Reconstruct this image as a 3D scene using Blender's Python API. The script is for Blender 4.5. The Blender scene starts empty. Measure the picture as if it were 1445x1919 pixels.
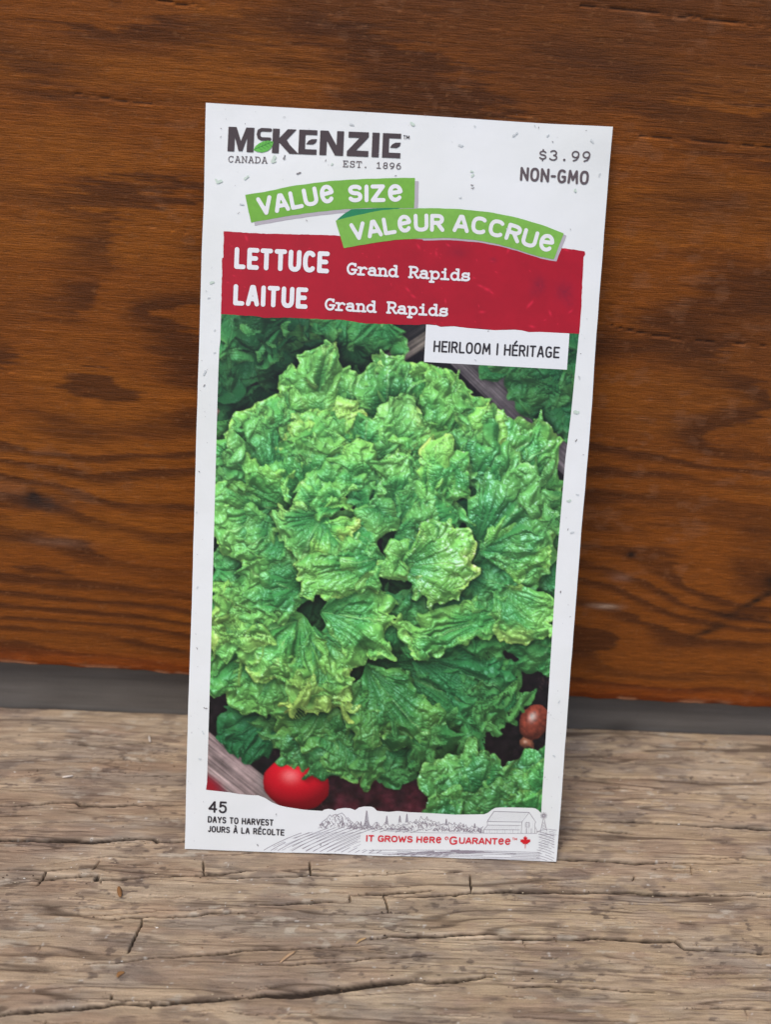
import bpy, math, random
import numpy as np
from mathutils import Matrix, Vector

scene = bpy.context.scene
COL = scene.collection
# ================================================================ camera, sky, sun, exposure
CX, CY, CZ, YAW, PIT, ROL, FPX = -0.0132, -0.2795, 0.2015, 0.0487, -0.4198, 0.0655, 2000.0
PHW, PHH = 1445., 1919.
fwd = np.array([math.sin(YAW)*math.cos(PIT), math.cos(YAW)*math.cos(PIT), math.sin(PIT)])
r0_ = np.array([math.cos(YAW), -math.sin(YAW), 0]); u0_ = np.cross(r0_, fwd)
rgt = r0_*math.cos(ROL)+u0_*math.sin(ROL); upv = np.cross(rgt, fwd)
cam = bpy.data.cameras.new('camera'); camo = bpy.data.objects.new('camera', cam); COL.objects.link(camo)
camo.matrix_world = Matrix(((rgt[0], upv[0], -fwd[0], CX), (rgt[1], upv[1], -fwd[1], CY), (rgt[2], upv[2], -fwd[2], CZ), (0, 0, 0, 1)))
cam.sensor_fit = 'VERTICAL'; cam.sensor_height = 36; cam.sensor_width = 36; cam.lens = 36*FPX/PHH
cam.clip_start = .01; cam.clip_end = 100
cam.dof.use_dof = True; cam.dof.focus_distance = .272; cam.dof.aperture_fstop = 12.5
scene.camera = camo
world = bpy.data.worlds.new("World"); scene.world = world; world.use_nodes = True
wn = world.node_tree.nodes; wl = world.node_tree.links
SUN_EL, SUN_AZ = math.radians(58), math.radians(-150)      # azimuth measured from +Y towards +X: front left, behind the camera
sky = wn.new('ShaderNodeTexSky'); sky.sky_type = 'NISHITA'; sky.sun_disc = False
sky.sun_elevation = SUN_EL; sky.sun_rotation = SUN_AZ; sky.air_density = 1.0; sky.dust_density = 2.0; sky.ozone_density = 1.0
wn['Background'].inputs[1].default_value = .15
wl.new(sky.outputs[0], wn['Background'].inputs[0])
sun = bpy.data.lights.new('sun', 'SUN'); sun.energy = 1.5; sun.angle = math.radians(28); sun.color = (1, .948, .868)
suno = bpy.data.objects.new('sun', sun); COL.objects.link(suno); suno.location = (0, -1, 2)
sd = Vector((math.sin(SUN_AZ)*math.cos(SUN_EL), math.cos(SUN_AZ)*math.cos(SUN_EL), math.sin(SUN_EL)))
suno.rotation_euler = (-sd).to_track_quat('-Z', 'Y').to_euler()
vs = scene.view_settings; vs.view_transform = 'Standard'; vs.look = 'None'; vs.gamma = 1; vs.exposure = .14; vs.use_curve_mapping = False

# ================================================================ helpers
def tag(o, label=None, cat=None, kind=None, group=None):
    if label: o['label'] = label
    if cat: o['category'] = cat
    if kind: o['kind'] = kind
    if group: o['group'] = group
def ray(px, py):
    d = fwd+rgt*(px-PHW/2)/FPX+upv*(PHH/2-py)/FPX
    return d
def on_deck(px, py):                 # measured point of the photograph -> place on the deck (z = 0)
    d = ray(px, py); t = -CZ/d[2]; return (CX+d[0]*t, CY+d[1]*t)
def on_wall(px, py):                 # ... -> place on the stained board (y = 0)
    d = ray(px, py); t = -CY/d[1]; return (CX+d[0]*t, CZ+d[2]*t)
def lin(c):
    c = np.asarray(c, float); return np.where(c <= .04045, c/12.92, ((c+.055)/1.055)**2.4)
def rgb(*c, k=1.0): return tuple(lin(np.array(c)/255.)*k)+(1,)
def build(name, V, quads, tris, mat, parent=None, colors=None, smooth_=True):
    me = bpy.data.meshes.new(name); V = np.asarray(V, np.float32)
    q = np.asarray(quads, np.int32).reshape(-1, 4); t = np.asarray(tris, np.int32).reshape(-1, 3)
    used = np.zeros(len(V), bool); used[q.ravel()] = 1; used[t.ravel()] = 1
    mp = np.cumsum(used)-1; V = V[used]; q = mp[q]; t = mp[t]
    me.vertices.add(len(V)); me.vertices.foreach_set('co', V.ravel())
    me.loops.add(q.size+t.size); me.polygons.add(len(q)+len(t))
    me.loops.foreach_set('vertex_index', np.concatenate([q.ravel(), t.ravel()]).astype(np.int32))
    me.polygons.foreach_set('loop_start', np.concatenate([np.arange(len(q))*4, q.size+np.arange(len(t))*3]).astype(np.int32))
    try: me.polygons.foreach_set('loop_total', np.concatenate([np.full(len(q), 4), np.full(len(t), 3)]).astype(np.int32))
    except Exception: pass
    me.polygons.foreach_set('use_smooth', np.full(len(q)+len(t), smooth_))
    if colors is not None:
        C = np.ones((len(V), 4), np.float32); C[:, :3] = np.asarray(colors)[used]
        at = me.color_attributes.new('Col', 'FLOAT_COLOR', 'POINT'); at.data.foreach_set('color', C.ravel())
    me.update(calc_edges=True); me.validate()
    me.materials.append(mat)
    o = bpy.data.objects.new(name, me); COL.objects.link(o)
    if parent: o.parent = parent
    return o
def mat_new(name):
    m = bpy.data.materials.new(name); m.use_nodes = True
    n = m.node_tree.nodes; l = m.node_tree.links; return m, n, l, n['Principled BSDF']
def ink(name, col, rough=.38, mottle=.06, attr=False, coat=.0, bump=0.0):
    """printed ink: flat colour (or the printed picture's point colours) with a little uneven coverage"""
    m, n, l, b = mat_new(name)
    tc = n.new('ShaderNodeTexCoord'); no = n.new('ShaderNodeTexNoise'); no.inputs['Scale'].default_value = 900; no.inputs['Detail'].default_value = 4
    no2 = n.new('ShaderNodeTexNoise'); no2.inputs['Scale'].default_value = 90; no2.inputs['Detail'].default_value = 3
    l.new(tc.outputs['Object'], no.inputs['Vector']); l.new(tc.outputs['Object'], no2.inputs['Vector'])
    ad = n.new('ShaderNodeMath'); ad.operation = 'ADD'; l.new(no.outputs[0], ad.inputs[0]); l.new(no2.outputs[0], ad.inputs[1])
    mr = n.new('ShaderNodeMapRange'); mr.inputs[1].default_value = .6; mr.inputs[2].default_value = 1.4
    mr.inputs[3].default_value = 1-mottle; mr.inputs[4].default_value = 1+mottle; l.new(ad.outputs[0], mr.inputs[0])
    mx = n.new('ShaderNodeVectorMath'); mx.operation = 'SCALE'; l.new(mr.outputs[0], mx.inputs['Scale'])
    if attr:
        at = n.new('ShaderNodeAttribute'); at.attribute_name = 'Col'; l.new(at.outputs['Color'], mx.inputs[0])
    else: mx.inputs[0].default_value = col[:3]
    l.new(mx.outputs[0], b.inputs['Base Color']); b.inputs['Roughness'].default_value = rough
    b.inputs['Coat Weight'].default_value = coat; b.inputs['Coat Roughness'].default_value = .3; b.inputs['Specular IOR Level'].default_value = .3
    return m
# ---------------------------------------------------------------- printed lettuce picture
def hash2(ix, iy, seed):
    h = (ix.astype(np.int64)*374761393 + iy.astype(np.int64)*668265263 + seed*974711) & 0xffffffff
    h = ((h ^ (h >> 13))*1274126177) & 0xffffffff
    return ((h ^ (h >> 16)) & 0xffff).astype(np.float32)/65535.0
TAB = np.random.RandomState(11).rand(512*512).astype(np.float32)
def vnoise(x, y, seed=0):
    x, y = np.broadcast_arrays(np.asarray(x, np.float32), np.asarray(y, np.float32))
    ix = np.floor(x).astype(np.int32); iy = np.floor(y).astype(np.int32); fx = x-ix; fy = y-iy
    fx = fx*fx*(3-2*fx); fy = fy*fy*(3-2*fy)
    ix = (ix+seed*57) & 511; iy = ((iy+seed*131) & 511)*512
    ix1 = (ix+1) & 511; iy1 = (iy+512) & 262143
    a = TAB[iy+ix]; c = TAB[iy1+ix]
    a = a+(TAB[iy+ix1]-a)*fx; c = c+(TAB[iy1+ix1]-c)*fx
    return a+(c-a)*fy
def fbm(x, y, seed=0, o=4, g=.5):
    s = 0; a = 1; t = 0
    for k in range(o):
        s = s+a*vnoise(x*2**k+k*17.3, y*2**k-k*9.1, seed+k*31); t += a; a *= g
    return s/t
def smooth(a, b, x):
    t = np.clip((x-a)/(b-a), 0, 1); return t*t*(3-2*t)
def blur(a, r):
    r = int(r)
    for _ in range(2):
        for ax in (0, 1):
            p = np.pad(a, [(r+1, r) if k == ax else (0, 0) for k in range(a.ndim)], mode='edge')
            c = np.cumsum(p, axis=ax, dtype=np.float64)
            a = (np.take(c, range(2*r+1, c.shape[ax]), axis=ax)-np.take(c, range(0, c.shape[ax]-2*r-1), axis=ax))/(2*r+1)
    return a
def srgb(*c): return np.array(c, np.float32)/255.

PX0, PY0, PX1, PY1 = 378, 578, 1110, 1528
class Canvas:
    def __init__(s):
        s.h = PY1-PY0; s.w = PX1-PX0
        yy, xx = np.mgrid[0:s.h, 0:s.w]; s.x = xx+PX0; s.y = yy+PY0
        s.z = np.full((s.h, s.w), -400., np.float32); s.col = np.zeros((s.h, s.w, 3), np.float32)
        s.n = np.zeros((s.h, s.w, 3), np.float32); s.n[..., 2] = 1
        s.gl = np.zeros((s.h, s.w), np.float32); s.amb = np.ones((s.h, s.w), np.float32)
    def splat(s, X, Y, Z, col, N, gl, amb):
        xi = np.round(X-PX0).astype(np.int32).ravel(); yi = np.round(Y-PY0).astype(np.int32).ravel()
        ok = (xi >= 0) & (xi < s.w) & (yi >= 0) & (yi < s.h)
        idx = (yi*s.w+xi)[ok]; z = Z.ravel()[ok]
        if not len(idx): return
        o = np.argsort(z, kind='stable'); idx = idx[o]; z = z[o]
        zb = s.z.ravel(); buf = np.full(s.h*s.w, -1, np.int64); src = np.flatnonzero(ok)[o]
        buf[idx] = src                         # last (highest) wins
        cells = np.flatnonzero(buf >= 0); src = buf[cells]; zz = Z.ravel()[src]
        win = zz > zb[cells]; cells = cells[win]; src = src[win]
        zb[cells] = zz[win]
        s.col.reshape(-1, 3)[cells] = col.reshape(-1, 3)[src]
        s.n.reshape(-1, 3)[cells] = N.reshape(-1, 3)[src]
        s.gl.ravel()[cells] = gl.ravel()[src]; s.amb.ravel()[cells] = amb

DEEP = srgb(52, 118, 58); MID = srgb(94, 154, 72); LIME = srgb(136, 180, 92); YEL = srgb(168, 188, 92)
def leaf(cv, B, T, wid, z0=0, zt=30, arch=40, ruf=.10, seed=1, lime=.5, dark=0, bow=0, amb=1., gl=1., curl=0., frq=1.3, spread=150, quilt=1.):
    B = np.array(B, float); T = np.array(T, float); L = np.hypot(*(T-B)); d = (T-B)/L; p = np.array([-d[1], d[0]])
    ext = max(L, wid*1.2)
    nr = int(ext*1.4)+30; na = int(ext*3.6)+60
    r = np.linspace(0.02, 1, nr)[:, None].astype(np.float32); a = np.linspace(-1, 1, na)[None, :].astype(np.float32)
    ph = a*np.deg2rad(spread)
    # lobed outline
    arc = a*ext/34.
    lob = 1+.20*(vnoise(arc*.8+7, a*0+seed*3.1, seed)-.5)+.24*(np.sqrt(np.abs(vnoise(arc*1.3, a*0+.3, seed+5)-.5)*2)-.62)+.075*(vnoise(arc*4.2, a*0, seed+6)-.5)*2+.03*(vnoise(arc*9, a*0, seed+7)-.5)*2
    ex = .58*L+.42*L*np.cos(ph)*lob; ey = wid*.5*np.sin(ph)*lob*1.08
    rr = r**.9
    al = ex*rr; ac = ey*(rr**1.2)
    sx = ac/(wid*.5)
    # ruffles: folds across the blade that grow towards the margin
    A = ruf*ext*(.6+.8*vnoise(a*3, r*0, seed+8)); edge = smooth(.30, 1.0, r)
    lx, ly = al+seed*37.7, ac+seed*11.3
    def nz(w, k): return (vnoise(lx/w, ly/w, seed+k)-.5)*2
    pl = (vnoise(a*ext/30., r*.9+seed, seed+15)-.5)*2*.7+(vnoise(a*ext/13., r*1.6+seed, seed+24)-.5)*2*.34
    R1 = nz(46/frq, 11); R2 = nz(24/frq, 12); R3 = nz(13/frq, 13)
    dz = A*(R1*.95*edge**.7+pl*1.25*smooth(.08, .55, r)*(.55+.45*edge)+R2*.62*edge**1.3+R3*.62*edge**2.6+nz(7/frq, 14)*.30*edge**4)
    Q1 = nz(30/frq, 16); Q2 = nz(15/frq, 17); S1 = nz(28/frq, 18); S2 = nz(14/frq, 19)
    al = al+A*edge**1.5*(Q1*.9+Q2*.7*edge); ac = ac+A*edge**1.5*(S1*.9+S2*.7*edge)
    ac = ac+bow*L*(al/L)**2
    X = B[0]+d[0]*al+p[0]*ac; Y = B[1]+d[1]*al+p[1]*ac
    Z = z0+(zt-z0)*r+arch*np.sin(np.pi*np.clip(r, 0, 1)*.9)-curl*ext*np.clip(r-.6, 0, 1)**2*4 + dz
    Z = Z-np.abs(sx)**2*arch*.25
    # quilted blisters between the veins
    wx = vnoise(X/22, Y/22, seed+3)*2.4
    q = 1-np.abs(vnoise(X/8.5+wx, Y/8.5-wx, seed+21)-.5)*2
    q2 = 1-np.abs(vnoise(X/4.8-wx, Y/4.8+wx, seed+22)-.5)*2
    bl = -((q**3)*2.3+(q2**3)*.75)*smooth(.05, .4, r)*quilt
    vein = np.exp(-(a/.014/(1.25-r*.8))**2)*smooth(1, .75, r)
    va = np.abs(((a*5.5+(vnoise(r*4+a*0, a*3, seed+31)-.5)*.9+r*1.2*np.sign(a)) % 1)-.5)*2
    vein2 = smooth(.90, .99, va)*smooth(1., .6, r)*smooth(.1, .3, r)
    Zs = Z+bl-vein2*1.2-vein*1.5
    gx_r = np.gradient(X, axis=0); gy_r = np.gradient(Y, axis=0); gz_r = np.gradient(Zs, axis=0)
    gx_a = np.gradient(X, axis=1); gy_a = np.gradient(Y, axis=1); gz_a = np.gradient(Zs, axis=1)
    N = np.stack([gy_r*gz_a-gz_r*gy_a, gz_r*gx_a-gx_r*gz_a, gx_r*gy_a-gy_r*gx_a], -1)
    N = N/(np.linalg.norm(N, axis=-1, keepdims=True)+1e-9)
    flip = N[..., 2:3] < 0
    N = np.where(flip, -N, N)
    # colour
    t = smooth(.2, 1., r)*.42+lime*.5+.06+(fbm(X/40, Y/40, seed+41, 3)-.5)*.7-.30
    t = np.clip(t, 0, 1)[..., None]
    c = DEEP*(1-smooth(0, .55, t))+MID*smooth(0, .55, t)
    c = c*(1-smooth(.5, 1.1, t))+LIME*smooth(.5, 1.1, t)
    yl = (smooth(.975, 1, r)*.25*(lime>.25)+smooth(.62,.8,fbm(a*3+3, r*2, seed+51, 3)+ .25*r-.1)*.4*edge*(lime>.62))[..., None]*np.ones_like(t)
    c = c*(1-yl)+YEL*yl
    c = c*(1-vein[..., None]*.35)+srgb(170, 200, 130)*vein[..., None]*.35
    c = c*(1-vein2[..., None]*.14)+srgb(160, 195, 120)*vein2[..., None]*.14
    c = np.where(flip, c*.9+srgb(120, 165, 95)*.12, c)
    tn = ((seed*53) % 17)/17.-.5
    c = c*(1+.16*tn)*np.array([1+.10*tn, 1, 1-.10*tn])
    c = c*(1-dark)+srgb(16, 74, 46)*dark
    g = gl*(.5+.8*fbm(X/30, Y/30, seed+61, 2))+np.zeros_like(X)
    cv.splat(X, Y, Z, c.astype(np.float32), N.astype(np.float32), g.astype(np.float32), amb)

def shade(cv):
    Z = cv.z.copy()
    # fill pinholes
    sh8 = [(1, 0), (-1, 0), (0, 1), (0, -1), (1, 1), (1, -1), (-1, 1), (-1, -1)]
    for _ in range(4):
        nb = np.stack([np.roll(Z, q, (0, 1)) for q in sh8])
        srt = np.sort(nb, 0); hole = Z < srt[4]-5
        k = np.argmin(np.abs(nb-srt[5][None]), 0)
        hy, hx = np.nonzero(hole); kk = k[hy, hx]; o = np.array(sh8)
        sy = (hy-o[kk, 0]) % cv.h; sx = (hx-o[kk, 1]) % cv.w
        for arr in (cv.col, cv.n, cv.gl, cv.amb): arr[hy, hx] = arr[sy, sx]
        Z[hy, hx] = Z[sy, sx]
    N = cv.n; Lt = np.array([-.28, -.62, .73]); Lt /= np.linalg.norm(Lt)
    dif = np.clip((N*Lt).sum(-1), 0, 1); H = Lt+np.array([0, 0, 1]); H /= np.linalg.norm(H)
    sp = np.clip((N*H).sum(-1), 0, 1)**30
    sky = .5+.5*np.clip(-N[..., 1]*.6+N[..., 2]*.8, -1, 1)
    ao = np.ones_like(Z)
    for rad, k in ((2, .035), (6, .026), (16, .017), (40, .012)):
        b = blur(Z, rad); ao *= np.exp(-k*np.clip(b-Z, 0, 90))
    sh = np.zeros_like(Z)
    for k in range(2, 44, 3):
        dx = int(round(-.28*k*1.35)); dy = int(round(-.62*k*1.35))
        Zq = np.roll(Z, (-dy, -dx), (0, 1)); 
        sh = np.maximum(sh, smooth(2, 16, Zq-Z-k*1.15)*(1-k/60))
    sh = blur(sh, 1)
    lit = (.20+.50*sky)*ao**.8+.95*dif**1.15*(1-.8*sh)*(.35+.65*ao)
    lit = lit*cv.amb*(1-.24*smooth(1180, 1420, cv.y)*(cv.x < 980))
    lit = lit*(.82+.36*fbm(cv.x/120., cv.y/120., 201, 2))
    c = cv.col**1.9*lit[..., None]*1.42
    # cool sky sheen
    c = c+(np.array([.50, .80, .74])*(cv.gl*sp*(1-.9*sh)*ao*cv.amb)[..., None])*.66
    c = np.clip(c, 0, None)**(1/1.9)
    return c, Z

def background(cv):
    x, y = cv.x.astype(np.float32), cv.y.astype(np.float32)
    n = fbm(x/9, y/9, 3, 4); c = srgb(24, 18, 20)*(.4+1.2*n)[..., None]
    c += (smooth(.70, .8, vnoise(x/3.2, y/3.2, 4))*.16*smooth(.5, .7, fbm(x/40, y/40, 8, 2)))[..., None]*srgb(160, 120, 90)
    c = c*np.ones((1, 1, 3), np.float32)
    # reddish soil shade along the bottom
    k = smooth(1400, 1500, y)*smooth(560, 640, x)*(1-smooth(800, 850, x))*fbm(x/22, y/16, 9, 3)
    c += k[..., None]*srgb(90, 22, 34)*.75
    def plank(c, P, Q, w, col, sd, smax=900):
        P = np.array(P, float); Q = np.array(Q, float); d = (Q-P)/np.hypot(*(Q-P)); nn = np.array([-d[1], d[0]])
        s = (x-P[0])*d[0]+(y-P[1])*d[1]; t = (x-P[0])*nn[0]+(y-P[1])*nn[1]
        m = smooth(-w-1, -w+1, t)*(1-smooth(w-1, w+1, t))*(s > 0)*(s < smax)
        g = fbm(s/60, t/2.3, sd, 4); k = (.45+.8*g)*(.85+.3*fbm(s/14, t/14, sd+2, 3))
        k = k*(1+.25*np.exp(-((t-w*.55)/2.5)**2)) 
        return c*(1-m[..., None])+(m*k)[..., None]*col
    c = plank(c, (728, 680), (830, 612), 15, srgb(118, 108, 98), 5)
    c = plank(c, (730, 645), (830, 580), 18, srgb(46, 42, 42), 6)
    c = plank(c, (850, 650), (1110, 905), 27, srgb(104, 96, 98), 7)
    c = plank(c, (360, 775), (450, 745), 22, srgb(128, 104, 90), 8, 85)
    c = plank(c, (370, 1395), (560, 1545), 34, srgb(158, 136, 132), 9)
    c = plank(c, (360, 1466), (470, 1553), 30, srgb(120, 80, 84), 10)
    m = smooth(1440, 1466, y-(x-388)*.55)*smooth(430, 395, x); c = c*(1-m[..., None])+m[..., None]*srgb(150, 22, 36)
    return np.clip(c, 0, 1)

def paint():
    cv = Canvas(); rg = np.random.RandomState(5); bg = background(cv)
    def ball(c0, rx, ry, colr, z, ang=0, hi=.5, mott=0):
        t = np.linspace(0, 1, int(rx*3))[:, None]; a = np.linspace(0, 2*np.pi, int(rx*9))[None]
        u = np.sin(t*np.pi/2)*np.cos(a); v = np.sin(t*np.pi/2)*np.sin(a); w = np.cos(t*np.pi/2)+0*a
        ca, sa = np.cos(ang), np.sin(ang)
        X = c0[0]+rx*u*ca-ry*v*sa; Y = c0[1]+rx*u*sa+ry*v*ca
        N = np.stack([u*ca-v*sa, u*sa+v*ca, w], -1)
        cc = np.ones(X.shape+(3,))*colr*(1-mott*fbm(X/5, Y/5, 77, 3)[..., None])
        cv.splat(X, Y, z+w*min(rx, ry)*.5, cc.astype(np.float32), N.astype(np.float32), np.full(X.shape, hi, np.float32), .95)
    # plants beyond the bed board, in shade
    for i, (bx, by, tx, ty, w) in enumerate([
        (470, 600, 450, 690, 110), (440, 570, 432, 640, 90), (540, 590, 520, 680, 110), (600, 590, 585, 640, 100), (650, 585, 660, 665, 120), (720, 590, 690, 655, 90),
        (480, 650, 470, 720, 105), (560, 660, 530, 740, 95), (500, 720, 480, 790, 80), (430, 700, 430, 765, 70), (415, 640, 405, 710, 60), (620, 650, 575, 700, 110),
        (660, 640, 640, 690, 90), (560, 600, 470, 640, 100), (540, 700, 600, 650, 90), (430, 745, 455, 795, 60), (500, 610, 580, 680, 90), (405, 720, 440, 745, 70)]):
        leaf(cv, (bx, by), (tx, ty), w, -170-i*1, -150+i*2, 16, .17, 300+i, lime=.30+.25*rg.rand()-.2*(i > 5), dark=.35+.25*(i > 5)*rg.rand(), amb=.78 if i < 6 else .40, gl=.4, frq=.9)
    for i, (bx, by, tx, ty, w) in enumerate([
        (1085, 620, 1060, 700, 90), (1080, 690, 1000, 720, 90), (1080, 730, 1040, 800, 110), (1030, 690, 960, 735, 60), (1080, 760, 1060, 830, 70), (1060, 680, 985, 760, 80),
        (960, 690, 900, 700, 50), (1000, 660, 930, 690, 60), (1090, 640, 1080, 760, 50), (1040, 750, 1030, 815, 70), (1070, 600, 1090, 660, 60)]):
        leaf(cv, (bx, by), (tx, ty), w, -170, -150+i*2, 16, .17, 340+i, lime=.35, dark=.4, amb=.62, gl=.4, frq=.9)
    # the head: rings of leaves radiating from the heart, outermost first
    C0 = np.array([652., 1000.])
    def ring(n, r0, r1, wid, z, off, sd, sq=1.0, ambb=1., **k):
        for i in range(n):
            an = off+2*np.pi*i/n+rg.uniform(-.12, .12)
            dv = np.array([np.cos(an), np.sin(an)]); 
            el = 1.0+(.16 if dv[1] > .3 else 0)
            rb = r0*rg.uniform(.85, 1.1); rt = r1*el*rg.uniform(.88, 1.06)
            dark = .30*smooth(.35, 1, dv[1])*(z < 40); am = ambb*(1-.22*smooth(.2, 1, dv[1])*(z < 60))
            leaf(cv, C0+dv*rb, C0+dv*rt+rg.uniform(-10, 10, 2), wid*rg.uniform(.85, 1.2), z-20, z+rg.uniform(-8, 8), k.get('arch', 30), k.get('ruf', .10), sd+i,
                 lime=k.get('lime', .5)+rg.uniform(-.15, .15)-.25*(dv[1] > .5)*(z < 40), dark=float(dark), bow=rg.uniform(-.2, .2), amb=float(am), gl=k.get('gl', .8)+.5*(dv[0] > .2)*(dv[1] < .2), frq=k.get('frq', 1), curl=k.get('curl', .05))
    HEAD(cv, ring, C0)
    # neighbour plant in the lower right corner
    for i, (bx, by, tx, ty, w, lm) in enumerate([
        (1010, 1480, 1000, 1400, 110, .3), (960, 1500, 1000, 1440, 100, .3), (900, 1500, 850, 1430, 130, .5), (880, 1530, 880, 1395, 150, .55), (860, 1540, 800, 1500, 110, .5),
        (960, 1540, 940, 1440, 110, .45), (1030, 1500, 1020, 1420, 90, .3), (1000, 1545, 1010, 1470, 110, .35), (930, 1560, 900, 1475, 150, .6), (850, 1560, 800, 1515, 90, .5)]):
        leaf(cv, (bx, by), (tx, ty), w, 20+i*3, 40+i*4, 12, .085, 400+i, lime=lm, dark=.15, amb=1., gl=1.)
    ball((555, 1466), 61, 47, srgb(176, 8, 26), -60, .2, .35)
    ball((999, 1348), 26, 33, srgb(140, 62, 44), -60, .45, .8, .5)
    ball((985, 1388), 14, 9, srgb(140, 85, 60), -62, .45, .4, .5)
    mask0 = cv.z > -390
    cv.col[~mask0] = 0
    c, Z = shade(cv); mask = Z > -390
    bgz = blur(mask.astype(float), 6)
    out = np.where(mask[..., None], c, bg*(1-.35*bgz[..., None]))
    out = out+(out-blur(out, 12))*.10
    out = np.clip(out, 0, 1)
    # lens softness, halftone-like fine grain
    out = .55*out+.45*blur(out, 1)
    gm = out.mean(-1, keepdims=True); out = gm+(out-gm)*.93
    g = (hash2(cv.x, cv.y, 99)-.5)*.05
    return np.clip(out+g[..., None]*(.3+out), 0, 1), cv

HL = """530 1330 415 1370 110 -60 10 50 3
600 1290 545 1440 150 -35 35 10 8
650 1260 620 1455 150 -45 35 20 7
600 1330 640 1440 90 -30 45 5 8
640 1330 655 1460 90 -28 40 8 7
700 1330 690 1465 90 -26 38 10 7
690 1290 725 1475 140 -40 20 30 5
760 1330 850 1420 110 -44 14 40 4
610 1300 585 1400 130 -20 40 10 8
690 1235 930 1340 290 -20 18 25 4
720 1240 965 1300 170 -14 18 22 5
1000 1180 1062 1215 110 -30 25 25 6
1020 1050 1066 1090 120 -28 30 20 8
760 1220 965 1275 120 -8 15 25 5
685 1240 790 1400 120 15 45 10 10
690 1250 700 1400 90 10 40 5 10
1040 1160 1020 1250 120 -30 20 30 6
1010 1120 1050 1200 90 -10 30 20 6
1040 1020 1052 1130 90 -20 30 15 10
1020 960 1055 1020 90 -20 30 15 10
500 1190 425 1310 190 0 45 5 7
520 1220 490 1325 150 5 50 5 7
520 1150 400 1190 120 20 42 0 8
500 1060 398 1070 120 15 35 10 8
470 1100 395 1140 90 10 35 10 8
570 1150 480 1255 290 42 65 0 9
590 1170 605 1325 110 50 65 0 9
560 1160 430 1210 130 52 65 0 9
800 1110 700 1200 140 10 20 25 5
790 1080 800 1172 95 32 38 10 8
850 1090 868 1185 90 35 32 12 8
905 1095 925 1185 95 45 45 5 8
940 1145 765 1212 80 50 62 0 8
930 1090 1008 1200 120 60 66 0 9
870 1080 1025 1040 120 42 38 10 9
840 1060 960 1090 100 38 30 20 7
880 1030 1032 925 180 62 50 0 15
900 1040 1030 1000 110 58 48 0 12
600 1145 745 1155 150 72 50 0 9
580 1120 450 1050 160 62 48 0 9
570 1090 480 1110 120 64 45 0 9
540 945 405 850 230 48 50 0 8
560 960 410 930 150 54 50 0 8
560 955 583 810 125 60 40 5 8
590 950 620 815 110 62 38 8 9
510 955 408 1010 150 66 58 0 8
540 990 450 1030 120 68 50 0 8
500 880 408 800 160 28 60 0 9
520 850 470 762 130 10 52 0 9
450 860 395 880 90 30 60 0 9
600 830 610 668 100 0 62 0 10
604 740 608 648 46 2 62 0 10
735 720 742 664 30 6 72 0 10
752 720 758 676 26 6 74 0 10
590 840 555 712 130 6 58 0 10
560 840 510 760 110 8 50 0 10
660 810 665 695 130 -5 50 0 13
730 810 715 678 120 4 52 0 14
750 790 740 672 60 8 75 0 10
760 810 835 702 150 -10 50 0 10
790 800 872 712 120 -14 48 0 9
800 850 905 760 150 20 56 0 11
820 840 870 740 120 12 50 0 11
598 735 607 645 40 40 66 0 10
880 850 952 788 115 26 70 0 9
880 860 920 770 90 24 68 0 9
920 900 1045 850 150 22 48 5 15
910 880 1000 820 120 18 50 0 15
930 930 1052 905 140 26 45 5 15
870 930 960 845 160 42 48 0 13
860 900 900 820 100 44 50 0 12
600 880 590 772 170 44 78 0 8
640 880 560 790 120 46 70 0 8
680 880 690 768 180 44 52 0 10
740 880 755 790 120 42 52 0 12
730 850 772 758 90 50 88 0 8
770 900 840 800 150 52 50 0 12
690 905 625 862 115 86 62 0 9
640 930 640 870 110 78 48 8 9
745 985 795 848 190 82 46 0 11
740 985 840 945 160 86 48 0 11
740 1000 790 1015 120 92 50 0 10
805 930 812 808 55 96 85 0 7
830 940 830 850 70 92 62 0 12
830 900 885 892 80 90 50 0 18
900 1000 905 930 90 10 15 50 5
880 1010 870 930 80 8 15 50 5
700 960 720 880 120 70 40 10 9
660 940 700 930 60 74 25 30 6
735 1050 548 1080 95 102 56 0 11
720 1040 640 1065 90 106 52 0 11
690 1130 640 1110 130 60 30 25 6
610 960 560 1035 150 104 66 0 8
600 980 640 1025 100 106 70 0 8
600 955 612 912 100 94 62 0 8
640 950 575 925 70 92 60 0 8
600 950 560 920 80 96 60 0 8
720 940 700 990 75 98 58 0 8
690 960 735 950 60 92 45 10 8
650 990 700 1020 80 96 40 10 7
745 1060 890 1050 140 110 82 0 18
760 1050 730 1030 80 114 84 0 9
740 1040 730 1085 60 112 84 0 8
800 1070 820 1105 90 108 75 0 14"""
def HEAD(cv, ring, C0):
    ring(12, 90, 300, 210, -95, .1, 500, arch=15, lime=.05, ruf=.07, ambb=.5, gl=.3)
    ring(12, 60, 230, 190, -50, .35, 540, arch=15, lime=.2, ruf=.08, ambb=.65, gl=.4)
    for i, l in enumerate(HL.split("\n")):
        bx, by, tx, ty, w, z, lm, dk, gl = map(float, l.split())
        low = .80 if by > 1220 else (.85 if by > 1140 and ty > 1230 else 1.)
        leaf(cv, (bx, by), (tx, ty), w, z-26, z, 24, .105, 700+i*7, lime=lm/100, dark=dk/100, amb=low, gl=gl/10, curl=.10, bow=((i*37) % 11-5)/25)
    ring(6, 5, 42, 46, 62, .5, 660, arch=6, lime=.35, ruf=.14, ambb=.7)

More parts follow.
